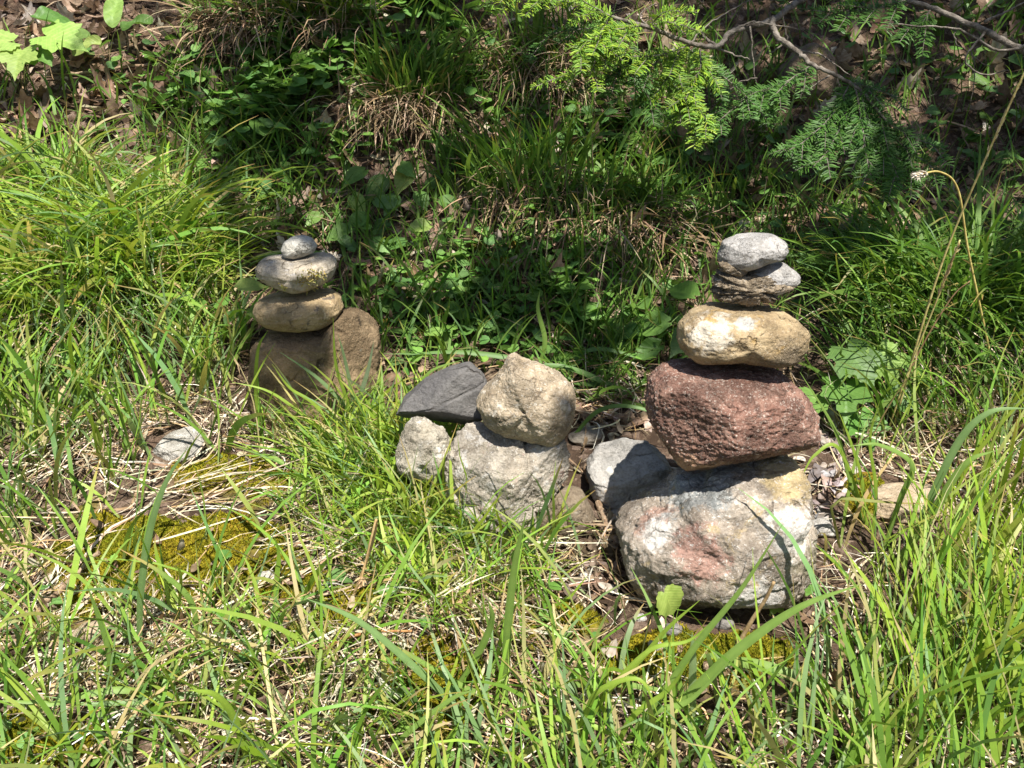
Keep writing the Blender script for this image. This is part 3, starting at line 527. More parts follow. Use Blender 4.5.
# ------------------------------------------------------------------ broad single blades and stalks with a path of their own
def cr(P, n):                             # smooth curve through the points
    P = np.asarray(P, float); Q = np.vstack([2*P[0]-P[1], P, 2*P[-1]-P[-2]]); out = []
    for i in range(len(P)-1):
        a, b, c, d_ = Q[i:i+4]; t = np.linspace(0, 1, n, endpoint=(i == len(P)-2))[:, None]
        out.append(.5*((2*b)+(c-a)*t+(2*a-5*b+4*c-d_)*t*t+(3*b-a-3*c+d_)*t**3))
    return np.vstack(out)
def path(px, y0, y1): return np.stack([at(a, b, y0+(y1-y0)*i/(len(px)-1)) for i, (a, b) in enumerate(px)])
def ribbon(acc, C, w, col, fold=.25, tip=True, col2=None, roll=0.):
    n = len(C); T = np.gradient(C, axis=0); T /= np.linalg.norm(T, axis=1)[:, None]
    view = C-CAM; view /= np.linalg.norm(view, axis=1)[:, None]
    up = np.array([0, -.35, .95]); S = np.cross(T, up+0*T); S /= np.linalg.norm(S, axis=1)[:, None]+1e-9; Nn = np.cross(S, T)
    S2 = np.cross(T, view); S2 /= np.linalg.norm(S2, axis=1)[:, None]+1e-9
    S = np.where((S*S2).sum(1, keepdims=True) < 0, -S, S); S = S*.45+S2*.55; S /= np.linalg.norm(S, axis=1)[:, None]; Nn = np.cross(S, T)
    s = np.linspace(0, 1, n); pr = (np.where(s < .3, .7+s, 1-((s-.3)/.7)**2.5) if tip else np.ones(n))*w/2; pr = np.maximum(pr, .0003)
    S = S*np.cos(roll*s)[:, None]+Nn*np.sin(roll*s)[:, None]; Nn = np.cross(S, T)
    V = np.stack([C-S*pr[:, None], C-Nn*(pr*fold)[:, None], C+S*pr[:, None]], 1)
    b = np.arange(n-1)*3; q = np.concatenate([np.stack([b, b+1, b+4, b+3], -1), np.stack([b+1, b+2, b+5, b+4], -1)])
    c = np.asarray(col)[None]*(1-.0*s[:, None])+0
    if col2 is not None: k = sstep(.6, 1, s)[:, None]; c = c*(1-k)+np.asarray(col2)*k
    c = np.repeat(c[:, None], 3, 1); c[:, 1] *= 1.15
    acc.add(V.reshape(-1, 3), q, None, c.reshape(-1, 3))
def hero(label, group, items):
    """one grass plant: every broad blade a mesh of its own"""
    base = hit1(*items[0][0][0]); root = empty('grass_plant', base, label, 'grass plant', group)
    for px, w, col, col2, dy in items:
        r = hit1(*px[0]); C = path(px, r[1], r[1]-dy); C = cr(C, 8); C[0, 2] -= .004
        C[:, 2] = np.maximum(C[:, 2], gz(C[:, 0], C[:, 1])+.002*np.arange(len(C)))
        a = Acc(); ribbon(a, C, w*C[len(C)//2, 1]/F*1.05, col, col2=col2, roll=random.uniform(-.4, .4)); a.build('blade', M_GRASS, root, base)
G1 = (.20, .31, .07); G2 = (.19, .30, .11); G3 = (.25, .36, .05); G4 = (.12, .22, .06); DRY = (.46, .30, .13)
HG = 'broad-bladed grass plants in the foreground'
hero('broad-bladed grass plant in front of the right cairn, its long blades arching right', HG, [
    ([(640, 742), (690, 694), (740, 648), (800, 607), (862, 584)], 13, G1, None, .05), ([(702, 658), (770, 668), (850, 703), (950, 772)], 14, G1, None, .12),
    ([(622, 748), (665, 690), (700, 640), (742, 588), (782, 525)], 8, G1, None, .03), ([(600, 700), (640, 660), (668, 628), (700, 600)], 6, G3, None, .03),
    ([(540, 688), (590, 684), (640, 692), (682, 712)], 8, G1, None, .06), ([(575, 745), (610, 690), (650, 650), (690, 640), (722, 612)], 6, G3, None, .02),
    ([(560, 770), (585, 715), (600, 690), (640, 680), (660, 720)], 7, G3, None, .05), ([(640, 760), (652, 715), (690, 700), (735, 655)], 8, G1, None, .03),
    ([(690, 745), (692, 700), (693, 655), (692, 632)], 10, (.22, .30, .14), None, .0), ([(610, 770), (630, 720), (668, 690), (690, 660)], 7, G3, None, .03)])
hero('grass plant in the left foreground with one tall blue-green blade', HG, [
    ([(139, 645), (141, 590), (150, 530), (166, 482), (188, 447)], 9, G2, None, .04), ([(200, 640), (190, 600), (160, 572), (118, 548)], 7, G1, DRY, .03),
    ([(112, 700), (108, 650), (96, 610), (88, 588)], 6, G1, None, .02), ([(170, 700), (120, 690), (60, 702), (-10, 730)], 9, G1, None, .06), ([(240, 690), (190, 700), (130, 722), (60, 760)], 9, G2, None, .06)])
hero('grass plant in the middle foreground with a blade rising straight up', HG, [
    ([(505, 700), (507, 640), (514, 570), (526, 512)], 10, G1, None, .03), ([(470, 720), (420, 672), (360, 622), (305, 598)], 9, G2, None, .06), ([(455, 690), (480, 650), (492, 620), (488, 600)], 9, G1, None, .03),
    ([(520, 705), (470, 690), (410, 655), (380, 640)], 7, G1, DRY, .04), ([(500, 740), (540, 720), (590, 725), (640, 752)], 9, G3, None, .05), ([(420, 690), (390, 720), (362, 745), (330, 790)], 8, G2, None, .06), ([(250, 770), (235, 720), (215, 695), (188, 690)], 9, G3, None, .05), ([(380, 770), (400, 740), (450, 700), (475, 690)], 7, G1, None, .03)])
hero('grass plant rooted in front of the left cairn, its pale blades crossing the brown boulder', HG, [
    ([(352, 440), (348, 405), (336, 365), (333, 318)], 4, G3, None, .06), ([(358, 440), (352, 415), (320, 380), (280, 352)], 5, (.17, .26, .11), None, .03), ([(357, 436), (352, 395), (345, 360), (338, 334)], 4, (.2, .28, .14), None, .03),
    ([(358, 436), (360, 400), (368, 370), (374, 341)], 6, (.24, .30, .18), None, .03), ([(366, 440), (372, 420), (380, 400), (383, 385)], 5, G3, None, .02), ([(345, 445), (315, 405), (290, 388), (272, 364)], 3.5, G3, None, .03), ([(262, 430), (256, 395), (258, 350), (268, 330)], 4, G3, None, .02), ([(350, 450), (310, 420), (270, 392), (232, 382)], 3.5, G3, None, .03)])
hero('shaded long-bladed grass plant arching over the heap from behind', HG, [
    ([(640, 400), (600, 380), (560, 366), (510, 366)], 6, G4, None, -.0), ([(560, 372), (510, 358), (450, 352), (384, 357)], 6, G4, None, .0), ([(650, 402), (640, 420), (652, 450), (664, 470)], 5, G4, None, .08),
    ([(612, 395), (625, 425), (636, 470), (641, 505)], 6, G1, None, .10), ([(630, 390), (600, 400), (580, 412), (572, 425)], 5, G4, None, .05), ([(560, 370), (590, 350), (620, 352), (645, 362)], 5, G4, None, .02), ([(540, 365), (545, 340), (538, 310), (540, 290)], 5, G1, None, .0), ([(430, 356), (412, 372), (404, 395), (402, 425)], 5, G1, None, .04), ([(398, 428), (410, 400), (430, 372), (462, 360)], 4, G1, None, .02), ([(440, 440), (425, 405), (418, 385), (428, 372)], 4, G3, None, .03), ([(570, 440), (600, 410), (640, 408), (680, 430)], 5, G4, None, .05)])
hero('grass plant with long upright blades between the right cairn and the flat tan stone', HG, [
    ([(862, 520), (850, 480), (835, 430), (800, 372)], 5, G1, None, .02), ([(866, 525), (862, 480), (850, 440), (838, 410)], 4, G3, None, .02), ([(890, 572), (928, 520), (964, 465), (996, 450)], 9, G1, None, .03), ([(870, 530), (840, 450), (815, 455), (800, 480)], 4, G3, None, .03),
    ([(872, 540), (876, 490), (870, 440), (880, 400)], 4, G3, None, .02), ([(880, 560), (900, 500), (912, 465), (880, 445), (850, 446)], 6, G1, None, .03), ([(905, 560), (930, 500), (960, 440), (990, 412), (1030, 408)], 8, G2, None, .03), ([(870, 600), (850, 580), (832, 560), (815, 545)], 4, G3, None, .03)])

def tube(acc, C, r0, r1, col=(1, 1, 1), n=6):
    C = np.asarray(C, float); m_ = len(C); T = np.gradient(C, axis=0); T /= np.linalg.norm(T, axis=1)[:, None]+1e-9
    ref = np.array([.31, .2, .93]); A = np.cross(T, ref); A /= np.linalg.norm(A, axis=1)[:, None]+1e-9; B = np.cross(T, A)
    r = np.broadcast_to(r0, m_) if np.ndim(r0) else np.linspace(r0, r1, m_)
    an = np.linspace(0, 2*np.pi, n, endpoint=False)
    V = C[:, None]+r[:, None, None]*(np.cos(an)[None, :, None]*A[:, None]+np.sin(an)[None, :, None]*B[:, None])
    i = np.arange(m_-1)[:, None]*n; j = np.arange(n)[None]; q = np.stack([i+j, i+(j+1) % n, i+n+(j+1) % n, i+n+j], -1).reshape(-1, 4)
    V = np.vstack([V.reshape(-1, 3), C[:1], C[-1:]]); jj = np.arange(n)
    t = np.vstack([np.stack([(jj+1) % n, jj, np.full(n, m_*n)], -1), np.stack([(m_-1)*n+jj, (m_-1)*n+(jj+1) % n, np.full(n, m_*n+1)], -1)])
    acc.add(V, q, t, col)
def seed_stalk(label, pts, ydist, w, head, col, hcol):
    r = hit1(*pts[0]); C = cr(path(pts, r[1], r[1]-ydist), 10); C[0, 2] -= .004
    root = empty('seed_stalk', r, label, 'seed stalk', 'dry grass seed stalks'); a = Acc(); tube(a, C, w*1.5, w, col, 5); a.build('stem', M_STRAW, root, r)
    if head:
        lo, hi, sp_ = head; i0, i1 = int(lo*len(C)), max(int(hi*len(C)), int(lo*len(C))+2); H = C[i0:i1]; h = Acc(); N = 90
        k = rng.random(N)*(len(H)-1); i = k.astype(int); P = H[i]+(H[np.minimum(i+1, len(H)-1)]-H[i])*(k-i)[:, None]
        T = (H[-1]-H[0])/np.linalg.norm(H[-1]-H[0]); D = T+sp_*rng.normal(size=(N, 3)); D /= np.linalg.norm(D, axis=1)[:, None]
        blades_dir(h, P, D, .014, .0036, pick(np.array([hcol]), N, .2)); h.build('seed_head', M_STRAW, root, r)
def blades_dir(acc, P, D, L, w, col):     # small straight lens-shaped scales
    N = len(P); S = np.cross(D, rng.normal(size=(N, 3))); S /= np.linalg.norm(S, axis=1)[:, None]+1e-9; L = np.broadcast_to(L, N)[:, None]; w = np.broadcast_to(w, N)[:, None]
    V = np.stack([P, P+D*L*.45+S*w/2, P+D*L, P+D*L*.45-S*w/2], 1); b = np.arange(N)[:, None]*4+np.arange(4)[None]
    acc.add(V.reshape(-1, 3), b, None, np.repeat(col[:, None], 4, 1).reshape(-1, 3))
ST = (.62, .54, .22); SB = (.50, .36, .17)
seed_stalk('tallest straw stalk, leaning right out of the picture with a thin pale seed head', [(893, 430), (915, 350), (945, 255), (985, 160), (1030, 60)], .10, .0017, (.72, .97, .12), ST, (.55, .49, .30))
seed_stalk('straw stalk with a slim tan seed head, leaning right beside the tallest stalk', [(888, 432), (905, 380), (935, 305), (960, 240)], .08, .0015, (.72, .98, .18), ST, (.56, .42, .24))
seed_stalk('yellow stalk bent over at the top with a drooping white seed head', [(998, 395), (985, 330), (968, 250), (958, 190), (940, 172), (915, 176)], .05, .0017, (.88, .99, .35), (.55, .46, .16), (.66, .60, .50))
seed_stalk('short brown stalk crossing behind the straw stalks on the right', [(890, 425), (915, 360), (950, 300), (970, 281)], .04, .0012, None, (.32, .20, .11), None)
seed_stalk('bent orange-brown stalk lying in the middle foreground', [(318, 655), (340, 640), (375, 632), (412, 631)], .03, .002, None, (.45, .24, .10), None)
seed_stalk('tan stem hanging in front of the grass with a brown bud at its lower end', [(352, 600), (372, 545), (376, 520), (366, 560), (361, 580)], .05, .0016, (.92, .99, .3), SB, (.50, .36, .2))
seed_stalk('dry tan blade standing against the lower right of the pale pink boulder', [(735, 650), (752, 620), (765, 600), (774, 582)], .02, .0024, None, (.50, .36, .2), None)

# ------------------------------------------------------------------ leaves
def leaf_template(kind, nth=40):
    th = np.linspace(-np.pi, np.pi, nth, endpoint=False)
    if kind == 'heart': r = .40+.22*np.cos(th)+.10*np.cos(2*th)+.34*np.exp(-np.abs(th)/.22); r = r*(1+.03*np.cos(th*19)); r = r*(1-.8*sstep(2.75, 3.14, np.abs(th)))
    elif kind == 'maple':
        r = np.full(nth, .30)
        for a_, l_ in ((0, 1.), (.85, .86), (-.85, .86), (1.75, .62), (-1.75, .62)): r = np.maximum(r, l_*(1-.5*np.clip(np.abs(th-a_)/.62, 0, 1)**1.1))
        r = r*(1+.07*np.cos(th*22)); r = r*(1-.8*sstep(2.5, 3.1, np.abs(th)))
    elif kind == 'oval': r = 1/np.sqrt((np.cos(th)/.55)**2+(np.sin(th)/.27)**2)
    elif kind == 'serrate': r = .60*(1+.55*np.cos(th))*(1+.07*np.cos(th*13)); r = r*(1-.6*sstep(2.5, 3.1, np.abs(th)))
    elif kind == 'oak': r = 1/np.sqrt((np.cos(th)/.55)**2+(np.sin(th)/.30)**2)*(1+.16*np.cos(th*9))
    x0 = .5 if kind in ('oval', 'oak') else .12
    V = [np.array([[x0, 0, 0]])]
    for k in (.45, .8, 1.0): V.append(np.stack([x0+k*r*np.cos(th), k*r*np.sin(th), 0*th], -1))
    V = np.vstack(V); x, y = V[:, 0], V[:, 1]
    n = nth; j = np.arange(n); t = np.stack([np.zeros(n, int), 1+j, 1+(j+1) % n], -1)
    q = np.vstack([np.stack([1+a*n+j, 1+(a+1)*n+j, 1+(a+1)*n+(j+1) % n, 1+a*n+(j+1) % n], -1) for a in (0, 1)])
    return V, q, t
LT = {k: leaf_template(k, 64 if k == 'maple' else 40) for k in ('heart', 'maple', 'oval', 'serrate', 'oak')}; LT['mini'] = leaf_template('serrate', 14); LT['chip'] = leaf_template('oak', 12)
def leaves(acc, kind, P, az, pitch, size, cols, curl=.35, fold=.25, roll=None):
    V0, q, t = LT[kind]; N = len(P); n = len(V0); size = np.broadcast_to(size, N)
    cu = curl*(1+.4*rng.normal(size=N)); fo = fold*(1+.4*rng.normal(size=N)); x, y = V0[:, 0], V0[:, 1]
    z = -cu[:, None]*x[None]**2+fo[:, None]*np.abs(y)[None]+.05*np.sin(y*9+x*7)[None]*rng.normal(size=N)[:, None]
    L = np.stack([np.broadcast_to(x, (N, n)), np.broadcast_to(y, (N, n)), z], -1)*size[:, None, None]
    ro = rng.normal(size=N)*.3 if roll is None else roll
    def rotx(L, a): c, s = np.cos(a)[:, None], np.sin(a)[:, None]; return np.stack([L[..., 0], c*L[..., 1]-s*L[..., 2], s*L[..., 1]+c*L[..., 2]], -1)
    def roty(L, a): c, s = np.cos(a)[:, None], np.sin(a)[:, None]; return np.stack([c*L[..., 0]-s*L[..., 2], L[..., 1], s*L[..., 0]+c*L[..., 2]], -1)
    def rotz(L, a): c, s = np.cos(a)[:, None], np.sin(a)[:, None]; return np.stack([c*L[..., 0]-s*L[..., 1], s*L[..., 0]+c*L[..., 1], L[..., 2]], -1)
    L = rotz(roty(rotx(L, ro), pitch), az)+P[:, None]
    b = np.arange(N)[:, None, None]*n
    vein = 1+.12*np.exp(-(y/.03)**2); c = cols[:, None]*vein[None, :, None]; c = np.concatenate([c, np.broadcast_to((.3+(x-.75*np.abs(y))*.7)[None, :, None], (N, n, 1))], -1)
    acc.add(L.reshape(-1, 3), (b+q[None]).reshape(-1, 4), (b+t[None]).reshape(-1, 3), c.reshape(-1, 4))
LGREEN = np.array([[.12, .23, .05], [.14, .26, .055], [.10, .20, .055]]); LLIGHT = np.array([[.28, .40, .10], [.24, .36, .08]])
def plant(label, cat, spec, group, name='leafy_plant'):
    """spec: leaves as (px, py, size in px, kind, azimuth, pitch, palette, root px); stems run from the root to each leaf"""
    r0 = hit1(*spec[0][7]); root = empty(name, r0, label, cat, group)
    for (a, b, s, kind, az, pi_, pal, rp, dy) in spec:
        r = hit1(*rp); P = at(a, b, r[1]-dy); P[2] = max(P[2], gz(P[0], P[1])+.012); L = Acc(); size = s*P[1]/F*1.08
        leaves(L, kind, P[None], np.array([az]), np.array([pi_]), size, pick(pal, 1, .08), .25, .2, np.array([.65*math.cos(az)+random.uniform(-.2, .2)]))
        L.build('leaf', M_LEAF, root, r0)
        mid = (r+P)/2+np.array([0, 0, .25*np.linalg.norm(P-r)]); st = Acc(); tube(st, cr([r-[0, 0, .004], mid, P], 6), .0014, .0009, (.16, .17, .06), 5); st.build('stem', M_LEAF, root, r0)
PG = 'broad-leaved plants growing on the bank'; D_ = -1.57
plant('lobed dark green leafy plant growing right behind the red block of the right cairn', 'plant', [
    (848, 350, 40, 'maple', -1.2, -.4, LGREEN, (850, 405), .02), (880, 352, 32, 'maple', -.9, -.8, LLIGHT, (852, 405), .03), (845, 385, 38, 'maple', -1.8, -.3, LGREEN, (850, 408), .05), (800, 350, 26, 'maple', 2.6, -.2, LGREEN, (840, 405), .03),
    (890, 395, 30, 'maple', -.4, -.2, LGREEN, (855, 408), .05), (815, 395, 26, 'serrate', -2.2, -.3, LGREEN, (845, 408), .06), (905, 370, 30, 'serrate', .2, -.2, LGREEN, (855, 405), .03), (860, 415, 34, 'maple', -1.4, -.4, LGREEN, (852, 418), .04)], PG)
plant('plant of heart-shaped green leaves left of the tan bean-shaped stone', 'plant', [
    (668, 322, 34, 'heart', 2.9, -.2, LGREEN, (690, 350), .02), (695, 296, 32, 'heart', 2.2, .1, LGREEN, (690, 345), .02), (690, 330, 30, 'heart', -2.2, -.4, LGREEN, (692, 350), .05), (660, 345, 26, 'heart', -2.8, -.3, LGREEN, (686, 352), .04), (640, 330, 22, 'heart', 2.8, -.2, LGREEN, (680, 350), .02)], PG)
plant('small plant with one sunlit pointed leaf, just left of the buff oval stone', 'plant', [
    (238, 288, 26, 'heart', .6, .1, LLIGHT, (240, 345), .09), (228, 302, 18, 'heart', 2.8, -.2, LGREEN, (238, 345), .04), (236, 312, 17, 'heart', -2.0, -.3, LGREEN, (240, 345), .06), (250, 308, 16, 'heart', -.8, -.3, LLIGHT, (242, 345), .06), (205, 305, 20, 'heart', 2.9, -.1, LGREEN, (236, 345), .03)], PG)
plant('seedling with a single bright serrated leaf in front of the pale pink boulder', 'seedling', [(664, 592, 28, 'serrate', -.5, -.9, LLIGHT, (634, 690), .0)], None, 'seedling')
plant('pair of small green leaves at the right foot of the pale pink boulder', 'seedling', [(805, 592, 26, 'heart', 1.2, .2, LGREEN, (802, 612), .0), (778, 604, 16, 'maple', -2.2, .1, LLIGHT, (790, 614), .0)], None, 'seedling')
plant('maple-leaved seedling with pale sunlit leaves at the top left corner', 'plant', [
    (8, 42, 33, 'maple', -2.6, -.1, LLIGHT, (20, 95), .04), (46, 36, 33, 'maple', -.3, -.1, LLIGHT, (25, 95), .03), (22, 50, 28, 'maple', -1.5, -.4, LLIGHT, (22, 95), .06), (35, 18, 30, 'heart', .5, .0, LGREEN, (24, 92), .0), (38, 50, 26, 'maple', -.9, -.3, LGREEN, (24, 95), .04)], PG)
plant('young upright shoot with broad pointed leaves on the sunny leaf litter', 'plant', [
    (112, 26, 30, 'oval', 1.5, 1.1, LLIGHT, (108, 58), .01), (88, 36, 34, 'oval', 3.0, .1, LGREEN, (107, 58), .01), (122, 28, 26, 'oval', .2, .4, LGREEN, (109, 58), .01), (100, 40, 24, 'oval', -2.6, -.2, LLIGHT, (108, 58), .03)], PG)
iv = [(a, b, s, 'heart', random.uniform(-3, 0), random.uniform(-.5, .1), LGREEN if random.random() < .8 else LLIGHT, (a*.5+385*.5, max(b+14, 190)), .03) for a, b, s in
      [(365, 170, 22), (385, 178, 24), (410, 172, 24), (400, 165, 18), (352, 195, 20), (375, 200, 20), (395, 195, 22), (418, 192, 18), (365, 215, 20), (388, 222, 22), (350, 228, 22), (440, 200, 18), (320, 215, 16), (430, 225, 20), (460, 250, 18), (405, 240, 20), (372, 240, 18), (340, 240, 16)]]
plant('dark ivy-like patch of heart leaves on the bank above and right of the left cairn', 'plant', iv, PG)
plant('low dull green plant right of the right cairn top, under the lower fir spray', 'plant', [(a, b, s, 'heart', random.uniform(-3, 0), random.uniform(-.4, .2), LGREEN, (a*.6+350, b+20), .02) for a, b, s in [(810, 235, 20), (825, 255, 24), (850, 240, 22), (875, 240, 24), (835, 215, 18), (800, 258, 22), (890, 262, 18), (860, 270, 20)]], PG)
plant('plant with dark clover-like leaves in the litter at the upper right', 'plant', [(a, b, s, 'heart', random.uniform(-3, 0), random.uniform(-.3, .2), LGREEN, (a*.6+370, b+14), .02) for a, b, s in [(945, 76, 16), (955, 92, 14), (970, 80, 16), (985, 88, 14), (938, 110, 14), (990, 50, 16), (1010, 60, 16)]], PG)

h = Acc()                                 # low herbs
def in_gau(cx, cy, rx, ry, N): return cx+rx*.62*rng.normal(size=N), cy+ry*.62*rng.normal(size=N)
def herbs(pts, size, pal, hgt=(.01, .08), kind='mini'):
    P = hit(*pts); P = P[clear(P, 1.05)]; P = P[fbm(P*11+5, 3) > rng.uniform(-.4, .25, len(P))]; N = len(P); P[:, 2] += rng.uniform(*hgt, N)
    leaves(h, kind, P, rng.uniform(0, 2*np.pi, N), rng.uniform(-.5, .5, N), rng.uniform(.6, 1.3, N)*size, pick(pal, N, .15), .2, .15)
herbs(in_gau(290, 95, 75, 62, 1100), .030, np.vstack([LGREEN, LGREEN*1.2]), (.02, .14))
herbs(in_gau(265, 130, 45, 25, 110), .055, LGREEN, (.02, .10))
herbs(in_gau(170, 90, 60, 30, 200), .025, LGREEN)
herbs(in_gau(540, 280, 60, 45, 420), .018, LGREEN*1.3, (.01, .07))
herbs(in_gau(420, 20, 60, 30, 200), .045, LGREEN, (.02, .12))
herbs(in_gau(690, 220, 120, 50, 300), .025, LGREEN)
herbs(in_gau(870, 280, 60, 60, 160), .03, LGREEN)
herbs(in_gau(30, 345, 60, 40, 220), .022, LGREEN*1.2)
herbs(in_gau(470, 310, 120, 55, 620), .024, LGREEN*1.2, (.005, .06))
herbs(in_gau(600, 330, 90, 40, 260), .026, LGREEN*1.2, (.005, .06))
herbs(in_gau(240, 190, 70, 50, 260), .024, LGREEN*1.2, (.01, .07))
herbs(in_gau(400, 100, 120, 60, 420), .024, LGREEN*1.2, (.02, .12))
herbs(in_gau(600, 160, 120, 60, 420), .024, LGREEN*1.1, (.02, .10))
herbs(in_rect(-100, 560, 700, 780, 150), .016, LGREEN*1.3, (.005, .03))
herbs(in_rect(760, 0, 1100, 200, 420), .03, LGREEN)
herbs(in_gau(630, 150, 100, 40, 120), .04, LGREEN, (.01, .08))
tag(h.build('ground_cover', M_LEAF), 'low small-leaved herbs spread over the shady bank', 'herbs', kind='stuff')

DEADC = np.array([[.28, .20, .13], [.36, .29, .21], [.20, .14, .09], [.44, .38, .31], [.32, .23, .17], [.25, .18, .12]])
l = Acc()
def litter(pts, size, kind='oak', pal=DEADC, up=.012, pit=.5):
    P = hit(*pts); P = P[clear(P, 1.03)]; N = len(P); P[:, 2] += rng.uniform(.003, up, N)
    leaves(l, kind, P, rng.uniform(0, 2*np.pi, N), rng.normal(size=N)*pit, rng.uniform(.6, 1.3, N)*size, pick(pal, N, .25), rng.choice([-.6, .6])*1.0, .35)
litter(in_rect(620, -60, 1224, 260, 360), .065); litter(in_rect(-200, -60, 330, 140, 420), .055); litter(in_rect(330, -60, 700, 330, 260), .05)
litter(in_rect(-200, -60, 1224, 260, 1800), .028, 'chip'); litter(in_rect(-300, 400, 1324, 950, 1400), .018, 'chip'); litter(in_ell(850, 215, 110, 30, 160), .04, 'chip', DEADC*1.2)
litter(in_rect(150, 20, 760, 340, 380), .045); litter(in_rect(-150, 10, 330, 150, 240), .045); litter(in_rect(300, 120, 720, 350, 700), .024, 'chip')
litter(in_rect(1224, -100, 1800, 330, 420), .06); litter(in_rect(1224, -100, 1800, 400, 900), .03, 'chip'); litter(in_rect(-700, -100, -200, 330, 200), .055)
litter(in_ell(600, 400, 60, 40, 130), .03, 'chip')
litter(in_ell(380, 400, 60, 40, 120), .03, 'chip'); litter(in_ell(820, 470, 30, 60, 90), .035, 'chip', np.array([[.42, .38, .36], [.32, .27, .25]])); litter(in_ell(590, 560, 60, 50, 160), .02, 'chip', DEADC*.6)
tag(l.build('leaf_litter', M_DEAD), 'brown dead leaves and chips littering the bank', 'leaf litter', kind='stuff')

mo = Acc(); X, Y = [np.concatenate(v) for v in zip(*[in_ell(a, b, rx*1.25, ry*1.25, int(rx*ry*s_*9)) for a, b, rx, ry, s_ in MOSS])]; k = np.zeros(len(X))
for a, b, rx, ry, s in MOSS: k = np.maximum(k, s*np.exp(-(((X-a)/rx)**2+((Y-b)/ry)**2)**1.5))
s_ = k > .1; P = hit(X[s_], Y[s_]); mm_ = mossy(P); P = P[(mm_ > .35) & (rng.random(len(P)) < .75)]; P = P[clear(P, 1.0)]
N = len(P); D = np.array([0, 0, 1.])+.55*rng.normal(size=(N, 3)); D /= np.linalg.norm(D, axis=1)[:, None]
nz = fbm(P*12, 3)[:, None]; mcol = np.array([.28, .27, .02])*(1-sstep(-.3, .4, nz))+np.array([.46, .35, .03])*sstep(-.3, .4, nz)
blades_dir(mo, P-D*.003, D, rng.uniform(.004, .010, N), .0026, np.clip(mcol*(1-.55*(rng.random((N, 1)) < .2))*(1+.28*rng.normal(size=(N, 1))), .01, .6))
tag(mo.build('moss', M_MOSS), 'yellow-green moss cushions between the grass', 'moss', kind='stuff')
# dry moss tuft on the left cairn's grey stone
C3 = np.array(o3.location)
mt = Acc()
for (a, b, n_, sd) in [(316, 275, 130, 5), (303, 279, 60, 4), (310, 289, 50, 5), (283, 288, 40, 3)]:
    X = rng.normal(a, sd, n_); Y = rng.normal(b, sd*.7, n_); B = np.stack([at(x, y, C3[1]-.062) for x, y in zip(X, Y)])
    # drop every shoot onto the stone's skin
    ms = o3.data; vv = np.zeros(len(ms.vertices)*3); ms.vertices.foreach_get('co', vv); vv = vv.reshape(-1, 3)+C3; vx, vy, _ = project(vv); fr = vv[:, 1] < C3[1]
    vv, vx, vy = vv[fr], vx[fr], vy[fr]; ii = np.array([np.argmin((vx-x)**2+(vy-y)**2) for x, y in zip(X, Y)]); B = vv[ii]
    D = np.array([.2, -.7, .1])+.6*rng.normal(size=(n_, 3)); D /= np.linalg.norm(D, axis=1)[:, None]
    blades_dir(mt, B-D*.001, D, rng.uniform(.005, .011, n_), .0025, pick(np.array([[.48, .38, .12], [.38, .29, .10], [.52, .44, .2]]), n_))
mt.build('moss_tuft', M_MOSS, o3, C3)

# ------------------------------------------------------------------ sticks
def stick(label, pts, r, name='stick', lift=.008, mat=None):
    P = hit([p[0] for p in pts], [p[1] for p in pts]); P[:, 2] += lift; C = cr(P, 8); C += .002*rng.normal(size=C.shape)
    a = Acc(); tube(a, C, r, r*.8, (1, 1, 1), 8); o = a.build(name, mat or M_STICK, None, P[0]); tag(o, label, 'stick', 'fallen sticks')
stick('brown split stick lying in the grass in front of the right cairn', [(706, 668), (722, 705), (745, 745), (765, 790)], .006)
stick('brown stick leaning on the ground between the heap and the right cairn', [(585, 470), (597, 500), (608, 530), (618, 548)], .007)
stick('thin grey stick among the leaf litter at the top left', [(70, 78), (110, 72), (150, 68), (190, 72)], .005)
stick('pale dead grass stem lying diagonally across the yellow moss', [(40, 615), (70, 585), (100, 555)], .005)
stick('pale twig behind the left cairn, running up to the right', [(385, 322), (375, 300), (400, 270)], .004)
stick('short thick stick lying under the fir bough in the dead leaves', [(880, 200), (920, 190), (960, 196)], .007)

